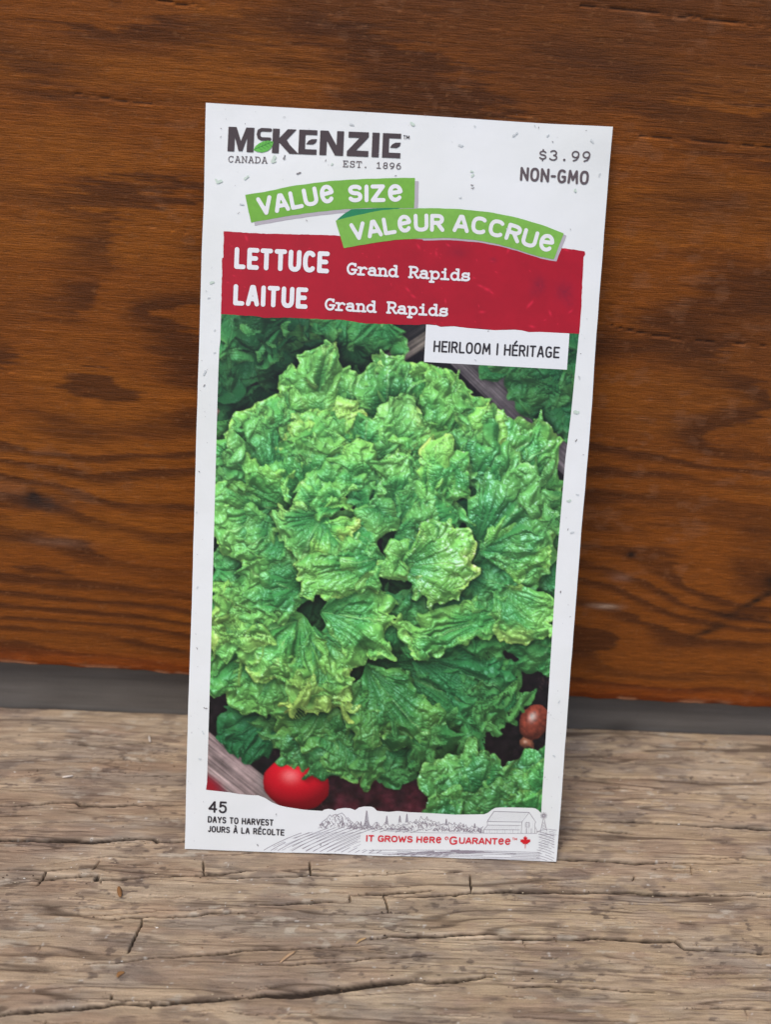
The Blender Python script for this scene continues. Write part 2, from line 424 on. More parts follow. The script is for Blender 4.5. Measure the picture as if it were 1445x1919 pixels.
# ================================================================ wooden boards
def axis(lo, hi, d, far, grow=1.25):
    a = list(np.arange(lo, hi+d/2, d)); s = d
    left = []; x = lo
    while x > -far if lo < 0 else x > far: 
        s *= grow; x -= s; left.append(x)
    s = d; x = a[-1]; right = []
    while x < far: s *= grow; x += s; right.append(x)
    return np.array(left[::-1]+a+right)
def poly_mask(X, Y, lines, hw_scale=1.0):
    """distance based groove profile (0..1) of cracks; each = (points, half width mm, depth)"""
    D = np.zeros(X.shape, np.float32)
    xs = X[0]; ys = Y[:, 0]
    for pts, hw, dep in lines:
        pts = np.array(pts, float); n = len(pts)
        seg = np.hypot(*np.diff(pts, axis=0).T); cum = np.concatenate([[0], np.cumsum(seg)]); tot = cum[-1]+1e-9
        hwm = hw*1e-3
        for i in range(n-1):
            P, Q = pts[i], pts[i+1]
            x0, x1 = sorted((P[0], Q[0])); y0, y1 = sorted((P[1], Q[1])); w = hwm*3+.0008
            i0, i1 = np.searchsorted(xs, [x0-w, x1+w]); j0, j1 = np.searchsorted(ys, [y0-w, y1+w])
            if i1 <= i0 or j1 <= j0: continue
            xx = X[j0:j1, i0:i1]; yy = Y[j0:j1, i0:i1]
            wob = (fbm(xx*1000/4, yy*1000/30+hw*9, 71, 3)-.5)*.0009
            d = Q-P; L2 = d@d+1e-12; t = np.clip(((xx-P[0])*d[0]+(yy-P[1])*d[1])/L2, 0, 1)
            vert = abs(d[1]) > abs(d[0])
            dx = xx-P[0]-t*d[0]+(wob if vert else 0); dy = yy-P[1]-t*d[1]+(0 if vert else wob)
            dist = np.hypot(dx, dy)
            s = (cum[i]+t*seg[i])/tot
            wv = hwm*(.35+.65*np.sin(np.pi*np.clip(s, .02, .98))**.5)*(.72+.62*vnoise(xx*1000/9, yy*0, 73))
            m = dep*(1-smooth(.15, 1.15, dist/wv))
            D[j0:j1, i0:i1] = np.maximum(D[j0:j1, i0:i1], m)
    return D
def wood_material(name, rough, spec, grain_scale, grain_amt, bump, bump_dist, coat=0):
    m, n, l, b = mat_new(name)
    at = n.new('ShaderNodeAttribute'); at.attribute_name = 'Col'
    tc = n.new('ShaderNodeTexCoord'); mp = n.new('ShaderNodeMapping'); mp.inputs['Scale'].default_value = grain_scale
    l.new(tc.outputs['Object'], mp.inputs[0])
    no = n.new('ShaderNodeTexNoise'); no.inputs['Scale'].default_value = 1; no.inputs['Detail'].default_value = 5; no.inputs['Roughness'].default_value = .65
    l.new(mp.outputs[0], no.inputs['Vector'])
    fi = n.new('ShaderNodeTexNoise'); fi.inputs['Scale'].default_value = 2600; fi.inputs['Detail'].default_value = 3; l.new(tc.outputs['Object'], fi.inputs['Vector'])
    ad = n.new('ShaderNodeMath'); ad.operation = 'MULTIPLY_ADD'; ad.inputs[1].default_value = .45
    l.new(fi.outputs[0], ad.inputs[0]); l.new(no.outputs[0], ad.inputs[2])
    mr = n.new('ShaderNodeMapRange'); mr.inputs[1].default_value = .42; mr.inputs[2].default_value = 1.02
    mr.inputs[3].default_value = 1-grain_amt; mr.inputs[4].default_value = 1+grain_amt; l.new(ad.outputs[0], mr.inputs[0])
    mx = n.new('ShaderNodeVectorMath'); mx.operation = 'SCALE'; l.new(at.outputs['Color'], mx.inputs[0]); l.new(mr.outputs[0], mx.inputs['Scale'])
    l.new(mx.outputs[0], b.inputs['Base Color'])
    bp = n.new('ShaderNodeBump'); bp.inputs['Strength'].default_value = bump; bp.inputs['Distance'].default_value = bump_dist
    l.new(ad.outputs[0], bp.inputs['Height']); l.new(bp.outputs[0], b.inputs['Normal'])
    b.inputs['Roughness'].default_value = rough; b.inputs['Specular IOR Level'].default_value = spec
    b.inputs['Coat Weight'].default_value = coat; b.inputs['Coat Roughness'].default_value = .35
    return m
def slab(name, A, B, P3, colors, mat, back):
    """grid front face P3 (ny,nx,3) closed with side faces to an offset `back` vector"""
    ny, nx = P3.shape[:2]; V = P3.reshape(-1, 3); idx = np.arange(ny*nx).reshape(ny, nx)
    q = np.stack([idx[:-1, :-1], idx[:-1, 1:], idx[1:, 1:], idx[1:, :-1]], -1).reshape(-1, 4)
    rim = np.concatenate([idx[0, :], idx[1:, -1], idx[-1, -2::-1], idx[-2:0:-1, 0]]); m = len(rim)
    R = V[rim]+np.array(back); ax = int(np.argmax(np.abs(back)))
    R[:, ax] = np.median(V[:, ax])+back[ax]
    V2 = np.concatenate([V, R]); o = len(V)
    k = np.arange(m); k2 = (k+1) % m
    side = np.stack([rim[k2], rim[k], o+k, o+k2], -1)
    C = np.concatenate([colors.reshape(-1, 3), colors.reshape(-1, 3)[rim]])
    ob = build(name, V2, np.concatenate([q, side]), [], mat, colors=C)
    return ob

# ---------------- deck board
REC = .0060
xs = axis(-.128, .132, .00027, .75)
ys = [REC]; s_ = .00027
while ys[-1] > -.118: ys.append(ys[-1]-s_)
while ys[-1] > -.30: s_ *= 1.22; ys.append(ys[-1]-s_)
ys = np.array(ys[::-1]); X, Y = np.meshgrid(xs, ys); X = X.astype(np.float32); Y = Y.astype(np.float32)
CR = """0.5 .5|11,1395 112,1390 169,1396 262,1392 349,1389
.4 .5|0,1457 75,1449 154,1444 240,1446
.35 .4|187,1429 349,1425 430,1420
.45 .6|184,1450 300,1455 350,1452 450,1450
.4 .5|-40,1479 94,1481 169,1475
.7 .9|-40,1511 49,1509 97,1503 142,1503 150,1507 187,1509 247,1509 349,1508 420,1508
.35 .5|-30,1543 112,1541 210,1539 285,1537
.95 1|-60,1574 67,1574 131,1575 169,1576 210,1573 262,1571 289,1572 294,1577 349,1575 400,1576
.5 .7|-40,1629 86,1630 142,1627
.6 .9|34,1645 112,1643 169,1639 184,1639 180,1648 225,1647 281,1642 337,1640 379,1638 480,1631
.5 .8|390,1647 480,1644 546,1641 646,1640 729,1637 789,1633
.3 .5|101,1618 199,1605 349,1604 520,1598
.35 .5|20,1652 90,1648 150,1651
.45 .6|-30,1704 41,1704
.4 .5|105,1712 187,1715 300,1706 416,1702
.6 .8|193,1722 262,1720 337,1716 412,1710 480,1711
.55 .8|159,1807 240,1800 300,1792 375,1788 431,1783 480,1779 563,1776 629,1771 712,1769
.8 1|34,1893 150,1890 225,1880 281,1882 337,1877 394,1873 480,1867
.6 .8|-60,1905 20,1900 80,1896
.35 .8|86,1629 78,1645 69,1659
.3 .6|187,1612 180,1620 172,1629
.3 .8|381,1613 381,1638
.4 .9|266,1723 264,1735 259,1743 248,1765 240,1785
.3 .8|212,1861 209,1875
.3 .8|281,1880 282,1890
.35 .9|580,1615 582,1640
.7 .9|480,1695 530,1693 573,1690 656,1688
.4 .9|657,1675 658,1688
.7 .9|659,1675 713,1675 762,1671 812,1666
.85 1|719,1678 779,1680 855,1676 879,1673 960,1670 1077,1673 1190,1671 1227,1675 1302,1675 1377,1678 1500,1681
.35 .9|717,1676 723,1690 727,1709
.35 .6|646,1713 729,1710 752,1710
.8 1|696,1759 739,1755 812,1753 855,1750 932,1749
.8 1|862,1759 965,1758 1059,1759 1122,1757 1209,1763 1265,1763 1284,1777 1340,1780 1385,1783 1500,1790
.5 .7|480,1807 546,1806 613,1801 679,1796 762,1792 812,1789
1.5 1|470,1868 497,1863 546,1863 629,1854 679,1847 732,1841 772,1838
.8 1|765,1837 812,1839 855,1836 912,1830 928,1832
.35 .8|882,1640 884,1672
.5 .6|1055,1423 1134,1425 1227,1432 1287,1427 1358,1429 1480,1432
.4 .5|1055,1453 1134,1457 1227,1459 1283,1458
.5 .7|1055,1478 1152,1477 1227,1481 1321,1488 1500,1488
.35 .5|1047,1503 1152,1504 1220,1507 1283,1511
.9 1|1115,1537 1190,1539 1250,1544 1321,1548 1388,1550 1422,1553 1500,1554
.6 .8|1047,1553 1115,1554 1190,1562
.8 1|1000,1607 1040,1609 1115,1612 1190,1617 1265,1616 1325,1618 1407,1619
.6 .8|1302,1607 1445,1611 1500,1612
.35 .5|1152,1693 1265,1697 1340,1700
.6 .8|965,1850 1021,1847 1115,1850 1190,1858 1227,1859
.4 .6|1283,1890 1360,1889 1500,1893
.3 .7|1190,1640 1186,1650
.3 .7|1295,1620 1297,1640
.35 .6|965,1905 1060,1909 1200,1915"""
cracks = []
for l in CR.split("\n"):
    a, p = l.split("|"); hw, dp = map(float, a.split()); cracks.append(([on_deck(*map(float, q.split(","))) for q in p.split()], hw*.86, dp))
rd = random.Random(3)
for i in range(190):                                     # small checks between the long ones
    x = rd.uniform(-.14, .14); y = rd.uniform(-.12, .004); L = rd.uniform(.004, .03); n = 4
    cracks.append(([(x+L*k/n, y+rd.uniform(-.0003, .0003)) for k in range(n+1)], rd.uniform(.10, .2), rd.uniform(.25, .6)))
for i in range(14):
    x = rd.uniform(-.13, .13); y = rd.uniform(-.115, .0); L = rd.uniform(.0008, .003)
    cracks.append(([(x, y), (x+rd.uniform(-.0004, .0004), y-L*.5), (x+rd.uniform(-.0006, .0006), y-L)], rd.uniform(.09, .15), rd.uniform(.3, .7)))
for i in range(46):                                      # the same wear carries on outside the picture
    sx = rd.choice((-1, 1)); x = sx*rd.uniform(.16, .6); y = rd.uniform(-.28, .0)
    cracks.append(([(x-.07, y), (x-.02, y+.001), (x+.04, y-.001), (x+.09, y)], 1.2, .8))
MM = 1000.
xm, ym = X*MM, Y*MM
D = poly_mask(X, Y, cracks)
gw = (fbm(xm/45, ym/18, 81, 3)-.5)*7                     # grain wanders along the board
g1 = fbm(xm/40, (ym+gw)/1.1, 82, 4); g2 = fbm(xm/26, (ym+gw)/3.6, 83, 3); g3 = fbm(xm/2.6, ym/.9, 84, 4)
pa = fbm(xm/14, (ym+gw)/4.5, 85, 4); pb = fbm(xm/22, ym/8, 86, 3); pc = fbm(xm/4.5, ym/1.7, 87, 4); pd = fbm(xm/3, ym/2.0, 88, 4)
step = smooth(.47, .53, pa)                              # flaked surface fibres: thin raised skins
H = (g1-.5)*.42+(g2-.5)*.5+(g3-.5)*.16+step*.08
H = H*MM**-1-D*.0020
H = H*(1-.6*smooth(.30, .7, np.abs(X)))
crest = H-0
base = lin(np.array([182, 161, 136])/255.)*np.ones(X.shape+(1,))
def mixc(c, col, m): return c+(lin(np.array(col)/255.)-c)*np.clip(m, 0, 1)[..., None]
c = base
wx_ = fbm(xm/22, ym/14, 95, 2)*5
g5 = fbm(xm/7, (ym+wx_)/.8, 96, 4)
c = mixc(c, (142, 128, 116), smooth(.40, .62, pb)*.65)
c = mixc(c, (176, 150, 122), smooth(.47, .60, pa)*.45)
c = mixc(c, (150, 122, 100), smooth(.50, .68, fbm(xm/20, (ym+wx_)/6, 90, 3))*.5)
right = smooth(-.01, .06, X)
c = mixc(c, (184, 160, 128), smooth(.50, .56, fbm(xm/9, (ym+wx_)/3.0, 97, 5))*(.12+.40*right))
c = mixc(c, (112, 96, 86), smooth(.56, .72, fbm(xm/9, (ym+wx_)/3.4, 91, 4))*.5)
c = mixc(c, (96, 82, 74), smooth(.62, .72, fbm(xm/2.6, ym/1.2, 98, 4))*smooth(.50, .66, fbm(xm/15, ym/7, 92, 2))*.7)
c = mixc(c, (196, 184, 166), smooth(.60, .70, fbm(xm/4, ym/1.6, 99, 4))*smooth(.58, .70, fbm(xm/14, ym/5, 93, 2))*.5)
c = mixc(c, (216, 210, 200), smooth(.86, .89, fbm(xm/1.6, ym/.9, 94, 2))*.5)
c = c*(.76+.48*g1)[..., None]*(.78+.44*g5)[..., None]
gl_ = np.maximum(smooth(.90, .985, 1-np.abs(vnoise(xm/55, (ym+gw)/2.6, 160)-.5)*2)*smooth(.4, .6, vnoise(xm/30, ym/3, 161)), .6*smooth(.88, .98, 1-np.abs(vnoise(xm/22, (ym+gw)/1.3, 162)-.5)*2)*smooth(.45, .65, vnoise(xm/14, ym/2, 163)))
H = H-gl_*.00022
c = mixc(c, (86, 70, 58), gl_*.75)
c = mixc(c, (40, 31, 26), smooth(.10, .6, D)*.92)         # dirt settled in the checks
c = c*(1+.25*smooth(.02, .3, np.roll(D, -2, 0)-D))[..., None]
P3 = np.stack([X, Y, H], -1)
m_deck = wood_material('weathered_wood', .85, .2, (90, 1500, 400), .26, .7, .0005)
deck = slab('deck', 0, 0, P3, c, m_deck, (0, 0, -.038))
tag(deck, 'weathered grey-brown cracked deck board that the seed packet stands on', 'deck', 'structure')

# ---------------- grey board behind the gap
x2 = axis(-.17, .17, .0016, .75); z2 = np.arange(-.09, .0601, .0012); X2, Z2 = np.meshgrid(x2, z2)
gg = fbm(X2*MM/60, Z2*MM/1.6, 101, 4); g4 = fbm(X2*MM/12, Z2*MM/5, 102, 3)
cg = lin(np.array([104, 98, 92])/255.)*(.72+.56*gg)[..., None]*(.85+.3*g4)[..., None]
for (px, w, h_, k) in ((1165, .006, .0022, .5), (560, .005, .002, .3), (60, .008, .002, .3)):
    bx = on_wall(px, 1330)[0]; cg = mixc(cg, (38, 30, 24), k*np.exp(-((X2-bx-.6*(Z2+.004))/w)**2-((Z2+.001)/.004)**2))
P2 = np.stack([X2, REC+.0011+(gg-.5)*.0005, Z2], -1)
m_grey = wood_material('grey_wood', .85, .2, (40, 300, 900), .14, .3, .0003)
grey = slab('grey_board', 0, 0, P2[:, :, :], cg, m_grey, (0, .03, 0))
tag(grey, 'dull grey board seen as a strip in the gap under the stained board', 'board')

# ---------------- stained board
TILT, HB = -.0227, .0176
xw = axis(-.165, .165, .00048, .75); zs = list(np.arange(0, .262, .00048)); s_ = .00048
while zs[-1] < .9: s_ *= 1.22; zs.append(zs[-1]+s_)
zs = np.array(zs); XW, ZW = np.meshgrid(xw, zs); XW = XW.astype(np.float32); ZW = ZW.astype(np.float32)
xm, zm = XW*MM, ZW*MM
jag = (fbm(xm/9, zm/.5, 111, 3)-.5)
jg2 = (fbm(xm/16, zm/1.6, 110, 3)-.5)
low = (fbm(xm/80+3.1, zm/30+.7, 112, 2)-.5)
mid_ = (fbm(xm/38, zm/11, 113, 3)-.5)
Rg = (zm+.10*xm+low*40+mid_*9)/(7.5+9*smooth(70, 190, zm))+jag*(.12+.34*smooth(60, 150, zm))+jg2*.30
fr = Rg-np.floor(Rg)
late = smooth(.34, .74, fr)*(1-smooth(.90, .99, fr))
lowp = 1-smooth(70, 130, zm)
str_ = np.clip(smooth(.30, .62, fbm(xm/55, zm/12, 114, 3))*.8+.2+.35*lowp, 0, 1)
fine = fbm(xm/30, zm/.6, 115, 4); fib = fbm(xm/5, zm/.5, 116, 3)
big = fbm(xm/90+5, zm/50, 117, 3)
cw = lin(np.array([131, 71, 19])/255.)*np.ones(XW.shape+(1,))
cw = mixc(cw, (148, 84, 22), smooth(.5, .7, fbm(xm/40, zm/9, 118, 3))*.5)
cw = mixc(cw, (76, 40, 16), late*str_*.80)
cw = mixc(cw, (76, 44, 24), smooth(.42, .62, big+.0012*(xm-20)+.0016*(zm-150))*smooth(60, 140, zm)*.58)
cw = mixc(cw, (140, 58, 8), (1-smooth(0, 9, zm))*.6)
cw = cw*(.84+.32*fine)[..., None]*(.84+.32*fib)[..., None]
# worn pale scuffs on the right, scrape marks
scf = smooth(.60, .68, fbm(xm/4.5, zm/2.8, 119, 4))*smooth(.48, .6, fbm((xm-30)/40, zm/30, 120, 2)+.0016*(xm-20))
cw = mixc(cw, (150, 104, 74), scf*.18)
fib2 = smooth(.74, .8, fbm(xm/1.5, zm/.6, 121, 3)); cw = mixc(cw, (150, 100, 60), fib2*.3)
def blob(px, py, wx_, wz_, col, k, sl=0):
    global cw
    bx, bz = on_wall(px, py)
    nz_ = .4+1.2*fbm(xm/3, zm/1, 130, 3)
    cw = mixc(cw, col, k*np.exp(-((XW-bx)/wx_)**2-((ZW-bz-sl*(XW-bx))/wz_)**2)*nz_)
blob(72, 1048, .0022, .0022, (24, 16, 14), 1.1); blob(90, 1058, .007, .003, (60, 42, 34), .8); blob(25, 1035, .005, .0022, (150, 120, 100), .12)
blob(118, 1128, .008, .0014, (160, 120, 96), .3); #blob(112, 1155, .0012, .0010, (200, 170, 150), .6); blob(52, 1222, .0012, .0009, (210, 180, 160), .6)
blob(1168, 1128, .0014, .0012, (30, 20, 16), .9); blob(1120, 1222, .004, .0008, (200, 170, 145), .6); blob(1150, 1170, .003, .0014, (150, 110, 90), .5)
blob(1410, 1200, .009, .0016, (44, 28, 16), .8, .75); blob(1375, 1235, .010, .002, (46, 26, 16), .8); blob(1312, 1262, .005, .0014, (44, 28, 16), .8, .5)
blob(1437, 1172, .004, .0025, (28, 18, 12), 1.)
WC = """.35 .9|385,95 450,99 500,105 600,113 722,120 760,124
.3 .8|280,163 340,166 400,172
.35 .9|1150,64 1210,72 1272,80 1500,97
.3 .8|815,95 921,108 1046,123
.35 .9|1071,150 1180,158 1272,166 1500,188
.3 .7|1123,717 1180,731 1240,739 1460,752
.25 .6|150,330 250,345 380,352
.25 .6|1180,380 1300,388 1500,400
.25 .6|820,40 900,52 1000,60"""
wc = []
for l in WC.split("\n"):
    a, p = l.split("|"); hw, dp = map(float, a.split()); wc.append(([on_wall(*map(float, q.split(","))) for q in p.split()], hw*.9, dp))
for i in range(45):
    x = rd.uniform(-.2, .2); z = rd.uniform(.08, .26); L = rd.uniform(.012, .05)
    wc.append(([(x, z), (x+L*.5, z-.0004-L*.04), (x+L, z-L*.09)], rd.uniform(.14, .2), rd.uniform(.12, .3)))
DW = poly_mask(XW, ZW, wc)
cw = mixc(cw, (34, 20, 14), smooth(.1, .7, DW)*.85)
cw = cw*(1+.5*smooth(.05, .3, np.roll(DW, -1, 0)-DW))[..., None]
edge_n = (fbm(xm/9, xm*0, 131, 3)-.5)*.0016
ed = np.exp(-(zm/1.3)**2)
cw = mixc(cw, (196, 140, 104), ed*smooth(.46, .58, fbm(xm/9, zm/3, 132, 3))*.8)
YW = -((fine-.5)*.00022+(fib-.5)*.00012-DW*.0006)+ed*.0007
ZZ = ZW+HB+TILT*XW+edge_n*np.exp(-zm/3)
PW = np.stack([XW, YW, ZZ], -1)
m_wall = wood_material('stained_wood', .55, .20, (190, 400, 2900), .58, .9, .0004, coat=.03)
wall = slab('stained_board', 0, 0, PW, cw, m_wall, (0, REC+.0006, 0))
tag(wall, 'upright orange-brown stained wooden board with dark flame grain behind the seed packet', 'board')

# ================================================================ the seed packet
DB, PHI, PH, PW_ = .0547, -.0036, .1913, .1
LEAN = math.asin(DB/PH)
eX = np.array([math.cos(PHI), math.sin(PHI), 0]); nB = np.array([-math.sin(PHI), math.cos(PHI), 0])
eV = np.array([0, 0, 1])*math.cos(LEAN)+nB*math.sin(LEAN); eN = np.cross(eX, eV)   # eN points out of the front
if eN[1] > 0: eN = -eN
ORG = np.array([0, -DB-.0012, .0006])-eX*PW_/2
# rectifying the photograph's packet corners gives the print measurements
cor = np.array([[345, 1590], [1040, 1609], [1147, 243], [389, 195]], float); uv = np.array([[0, 0], [PW_, 0], [PW_, PH], [0, PH]])
A_ = []; b_ = []
for (x, y), (u, v) in zip(cor, uv):
    A_ += [[x, y, 1, 0, 0, 0, -u*x, -u*y], [0, 0, 0, x, y, 1, -v*x, -v*y]]; b_ += [u, v]
h_ = np.append(np.linalg.solve(np.array(A_), np.array(b_)), 1).reshape(3, 3)
hi_ = np.linalg.inv(h_)
def to_uv(px, py):
    w = h_[2, 0]*px+h_[2, 1]*py+1
    return (h_[0, 0]*px+h_[0, 1]*py+h_[0, 2])/w, (h_[1, 0]*px+h_[1, 1]*py+h_[1, 2])/w
def to_px(u, v):
    w = hi_[2, 0]*u+hi_[2, 1]*v+hi_[2, 2]
    return (hi_[0, 0]*u+hi_[0, 1]*v+hi_[0, 2])/w, (hi_[1, 0]*u+hi_[1, 1]*v+hi_[1, 2])/w
def bulge(u, v):
    a = np.clip(np.sin(np.pi*np.clip(u/PW_, 0, 1)), 0, 1); b = np.clip(v/PH, 0, 1)
    s = .0011*a**.8*smooth(0, .12, b)*(1-smooth(.86, 1, b))
    s = s+.00030*np.sin(u*75+1.0+v*18)*np.sin(v*41)+.0009*smooth(.93, 1, b)*smooth(.80, 1, u/PW_)+.0005*(smooth(.80, 1, b))*(u/PW_-.5)
    return s
def surf(px, py, off):
    u, v = to_uv(np.asarray(px, float), np.asarray(py, float)); return surf_uv(u, v, off)
def surf_uv(u, v, off):
    n = bulge(u, v)+off
    return ORG+u[..., None]*eX+v[..., None]*eV+n[..., None]*eN
packet = bpy.data.objects.new('seed_packet', None); COL.objects.link(packet); packet.empty_display_size = .02
packet.location = (0, 0, 0)
tag(packet, 'white paper lettuce seed packet with red band and green ribbons leaning on the stained board', 'seed packet')

m_paper, n, l, b = mat_new('coated_paper')
tc = n.new('ShaderNodeTexCoord')
n1 = n.new('ShaderNodeTexNoise'); n1.inputs['Scale'].default_value = 28; n1.inputs['Detail'].default_value = 5; l.new(tc.outputs['Object'], n1.inputs['Vector'])
r1 = n.new('ShaderNodeValToRGB'); r1.color_ramp.elements[0].position = .35; r1.color_ramp.elements[0].color = (.825, .83, .825, 1)
r1.color_ramp.elements[1].position = .74; r1.color_ramp.elements[1].color = (.76, .77, .735, 1); l.new(n1.outputs[0], r1.inputs[0])
l.new(r1.outputs[0], b.inputs['Base Color'])
n2 = n.new('ShaderNodeTexNoise'); n2.inputs['Scale'].default_value = 55; n2.inputs['Detail'].default_value = 6; l.new(tc.outputs['Object'], n2.inputs['Vector'])
bp = n.new('ShaderNodeBump'); bp.inputs['Strength'].default_value = .5; bp.inputs['Distance'].default_value = .0008; l.new(n2.outputs[0], bp.inputs['Height']); l.new(bp.outputs[0], b.inputs['Normal'])
b.inputs['Roughness'].default_value = .33; b.inputs['Coat Weight'].default_value = .15; b.inputs['Coat Roughness'].default_value = .25
# pouch: front and back sheets meeting in a thin edge
nu, nv = 160, 260
U, Vv = np.meshgrid(np.linspace(0, 1, nu), np.linspace(0, 1, nv))
wl_ = (fbm(Vv*9, Vv*0+2, 141, 3)-.5)*.0004; wr_ = (fbm(Vv*11, Vv*0+7, 142, 3)-.5)*.0005
Um = wl_+(PW_+wr_-wl_)*U; wb_ = (fbm(U*8, U*0+4, 143, 3)-.5)*.0004
Vm = wb_*(1-Vv)+(PH-0)*Vv
F = surf_uv(Um, Vm, 0.); Bk = ORG+Um[..., None]*eX+Vm[..., None]*eV+(bulge(Um, Vm)-.0003-.0012*np.clip(np.sin(np.pi*np.clip(Um/PW_, 0, 1)), 0, 1)*smooth(0, .12, Vm/PH)*(1-smooth(.86, 1, Vm/PH)))[..., None]*eN
idx = np.arange(nu*nv).reshape(nv, nu)
q = np.stack([idx[:-1, :-1], idx[:-1, 1:], idx[1:, 1:], idx[1:, :-1]], -1).reshape(-1, 4)
rim = np.concatenate([idx[0, :], idx[1:, -1], idx[-1, -2::-1], idx[-2:0:-1, 0]]); k = np.arange(len(rim)); k2 = (k+1) % len(rim)
o_ = nu*nv
build('pouch', np.concatenate([F.reshape(-1, 3), Bk.reshape(-1, 3)]), np.concatenate([q, (q+o_)[:, ::-1], np.stack([rim[k2], rim[k], rim[k]+o_, rim[k2]+o_], -1)]), [], m_paper, packet, smooth_=False)

# ---- shapes are outlined as signed fields on a fine grid and cut out of it
class Field:
    def __init__(s, x0, y0, x1, y1, cell):
        s.x0, s.y0, s.c = x0, y0, cell; s.nx = int((x1-x0)/cell)+2; s.ny = int((y1-y0)/cell)+2
        s.f = np.full((s.ny, s.nx), -9., np.float32)
    def win(s, xa, ya, xb, yb):
        i0 = max(0, int((xa-s.x0)/s.c)-1); i1 = min(s.nx, int((xb-s.x0)/s.c)+3); j0 = max(0, int((ya-s.y0)/s.c)-1); j1 = min(s.ny, int((yb-s.y0)/s.c)+3)
        if i1 <= i0 or j1 <= j0: return None
        xx = s.x0+np.arange(i0, i1)*s.c; yy = s.y0+np.arange(j0, j1)*s.c
        return (slice(j0, j1), slice(i0, i1)), xx[None, :], yy[:, None]
    def stroke(s, pts, w):
        pts = np.asarray(pts, float)
        for P, Q in zip(pts[:-1], pts[1:]):
            m = w/2+s.c*1.5
            r = s.win(min(P[0], Q[0])-m, min(P[1], Q[1])-m, max(P[0], Q[0])+m, max(P[1], Q[1])+m)
            if r is None: continue
            sl, xx, yy = r; d = Q-P; L2 = d@d+1e-9; t = np.clip(((xx-P[0])*d[0]+(yy-P[1])*d[1])/L2, 0, 1)
            v = w/2-np.hypot(xx-P[0]-t*d[0], yy-P[1]-t*d[1]); s.f[sl] = np.maximum(s.f[sl], v)
    def poly(s, pts, cut=False):
        pts = np.asarray(pts, float); m = 3*s.c
        r = s.win(pts[:, 0].min()-m, pts[:, 1].min()-m, pts[:, 0].max()+m, pts[:, 1].max()+m)
        if r is None: return
        sl, xx, yy = r; dist = np.full((yy.shape[0], xx.shape[1]), 1e9); ins = np.zeros(dist.shape, bool)
        for P, Q in zip(pts, np.roll(pts, -1, 0)):
            d = Q-P; L2 = d@d+1e-9; t = np.clip(((xx-P[0])*d[0]+(yy-P[1])*d[1])/L2, 0, 1)
            dist = np.minimum(dist, (xx-P[0]-t*d[0])**2+(yy-P[1]-t*d[1])**2)
            if P[1] != Q[1]:
                cr = ((P[1] > yy) != (Q[1] > yy)) & (xx < d[0]*(yy-P[1])/d[1]+P[0]); ins ^= cr
        v = np.where(ins, 1, -1)*np.sqrt(dist)
        s.f[sl] = np.minimum(s.f[sl], -v) if cut else np.maximum(s.f[sl], v)
    def rag(s, amp, sc, seed):
        yy, xx = np.mgrid[0:s.ny, 0:s.nx]; s.f += (fbm((xx*s.c)/sc, (yy*s.c)/sc, seed, 3)-.5)*2*amp
    def mesh(s, name, off, mat, colfn=None, label=None, kind=None):
        ny, nx = s.ny, s.nx; f = s.f.ravel(); idx = np.arange(ny*nx).reshape(ny, nx)
        gx = (s.x0+(np.arange(nx)*s.c))[None, :]+np.zeros((ny, 1)); gy = (s.y0+(np.arange(ny)*s.c))[:, None]+np.zeros((1, nx))
        a, b_, c_, d_ = idx[:-1, :-1].ravel(), idx[:-1, 1:].ravel(), idx[1:, 1:].ravel(), idx[1:, :-1].ravel()
        ins = f > 0; cnt = ins[a].astype(int)+ins[b_]+ins[c_]+ins[d_]
        full = cnt == 4; part = (cnt > 0) & ~full
        quads = [np.stack([a, d_, c_, b_], -1)[full]]
        T = np.concatenate([np.stack([a, d_, c_], -1)[part], np.stack([a, c_, b_], -1)[part]])
        PX = [gx.ravel()]; PY = [gy.ravel()]; nV = ny*nx; tris = []
        def cross(p, q_):
            nonlocal nV
            t = f[p]/(f[p]-f[q_]); PX.append(PX[0][p]+(PX[0][q_]-PX[0][p])*t); PY.append(PY[0][p]+(PY[0][q_]-PY[0][p])*t)
            r = np.arange(nV, nV+len(p)); nV += len(p); return r
        if len(T):
            I = ins[T]; n_ = I.sum(1)
            tris.append(T[n_ == 3])
            for k_ in range(3):
                m = (n_ == 1) & I[:, k_]; p = T[m, k_]; q1 = T[m, (k_+1) % 3]; q2 = T[m, (k_+2) % 3]
                tris.append(np.stack([p, cross(p, q1), cross(p, q2)], -1))
                m = (n_ == 2) & ~I[:, k_]; p = T[m, k_]; q1 = T[m, (k_+1) % 3]; q2 = T[m, (k_+2) % 3]
                quads.append(np.stack([cross(q1, p), q1, q2, cross(q2, p)], -1))
        px = np.concatenate(PX); py = np.concatenate(PY)
        used_q = np.concatenate(quads); used_t = np.concatenate(tris) if tris else np.zeros((0, 3), int)
        if not len(used_q) and not len(used_t): return None
        V = surf(px, py, off); cols = colfn(px, py) if colfn else None
        o = build(name, V, used_q, used_t, mat, packet, cols)
        tag(o, label, None, kind); return o
def wobble(pts, step, amp, seed):
    """densify a straight-edged outline and make the cut slightly uneven"""
    out = []; r = random.Random(seed)
    for P, Q in zip(pts, pts[1:]+pts[:1]):
        n_ = max(1, int(math.dist(P, Q)/step))
        for k_ in range(n_): out.append((P[0]+(Q[0]-P[0])*k_/n_+(r.uniform(-amp, amp) if k_ else 0), P[1]+(Q[1]-P[1])*k_/n_+(r.uniform(-amp, amp) if k_ else 0)))
    return out
KP = 1.07
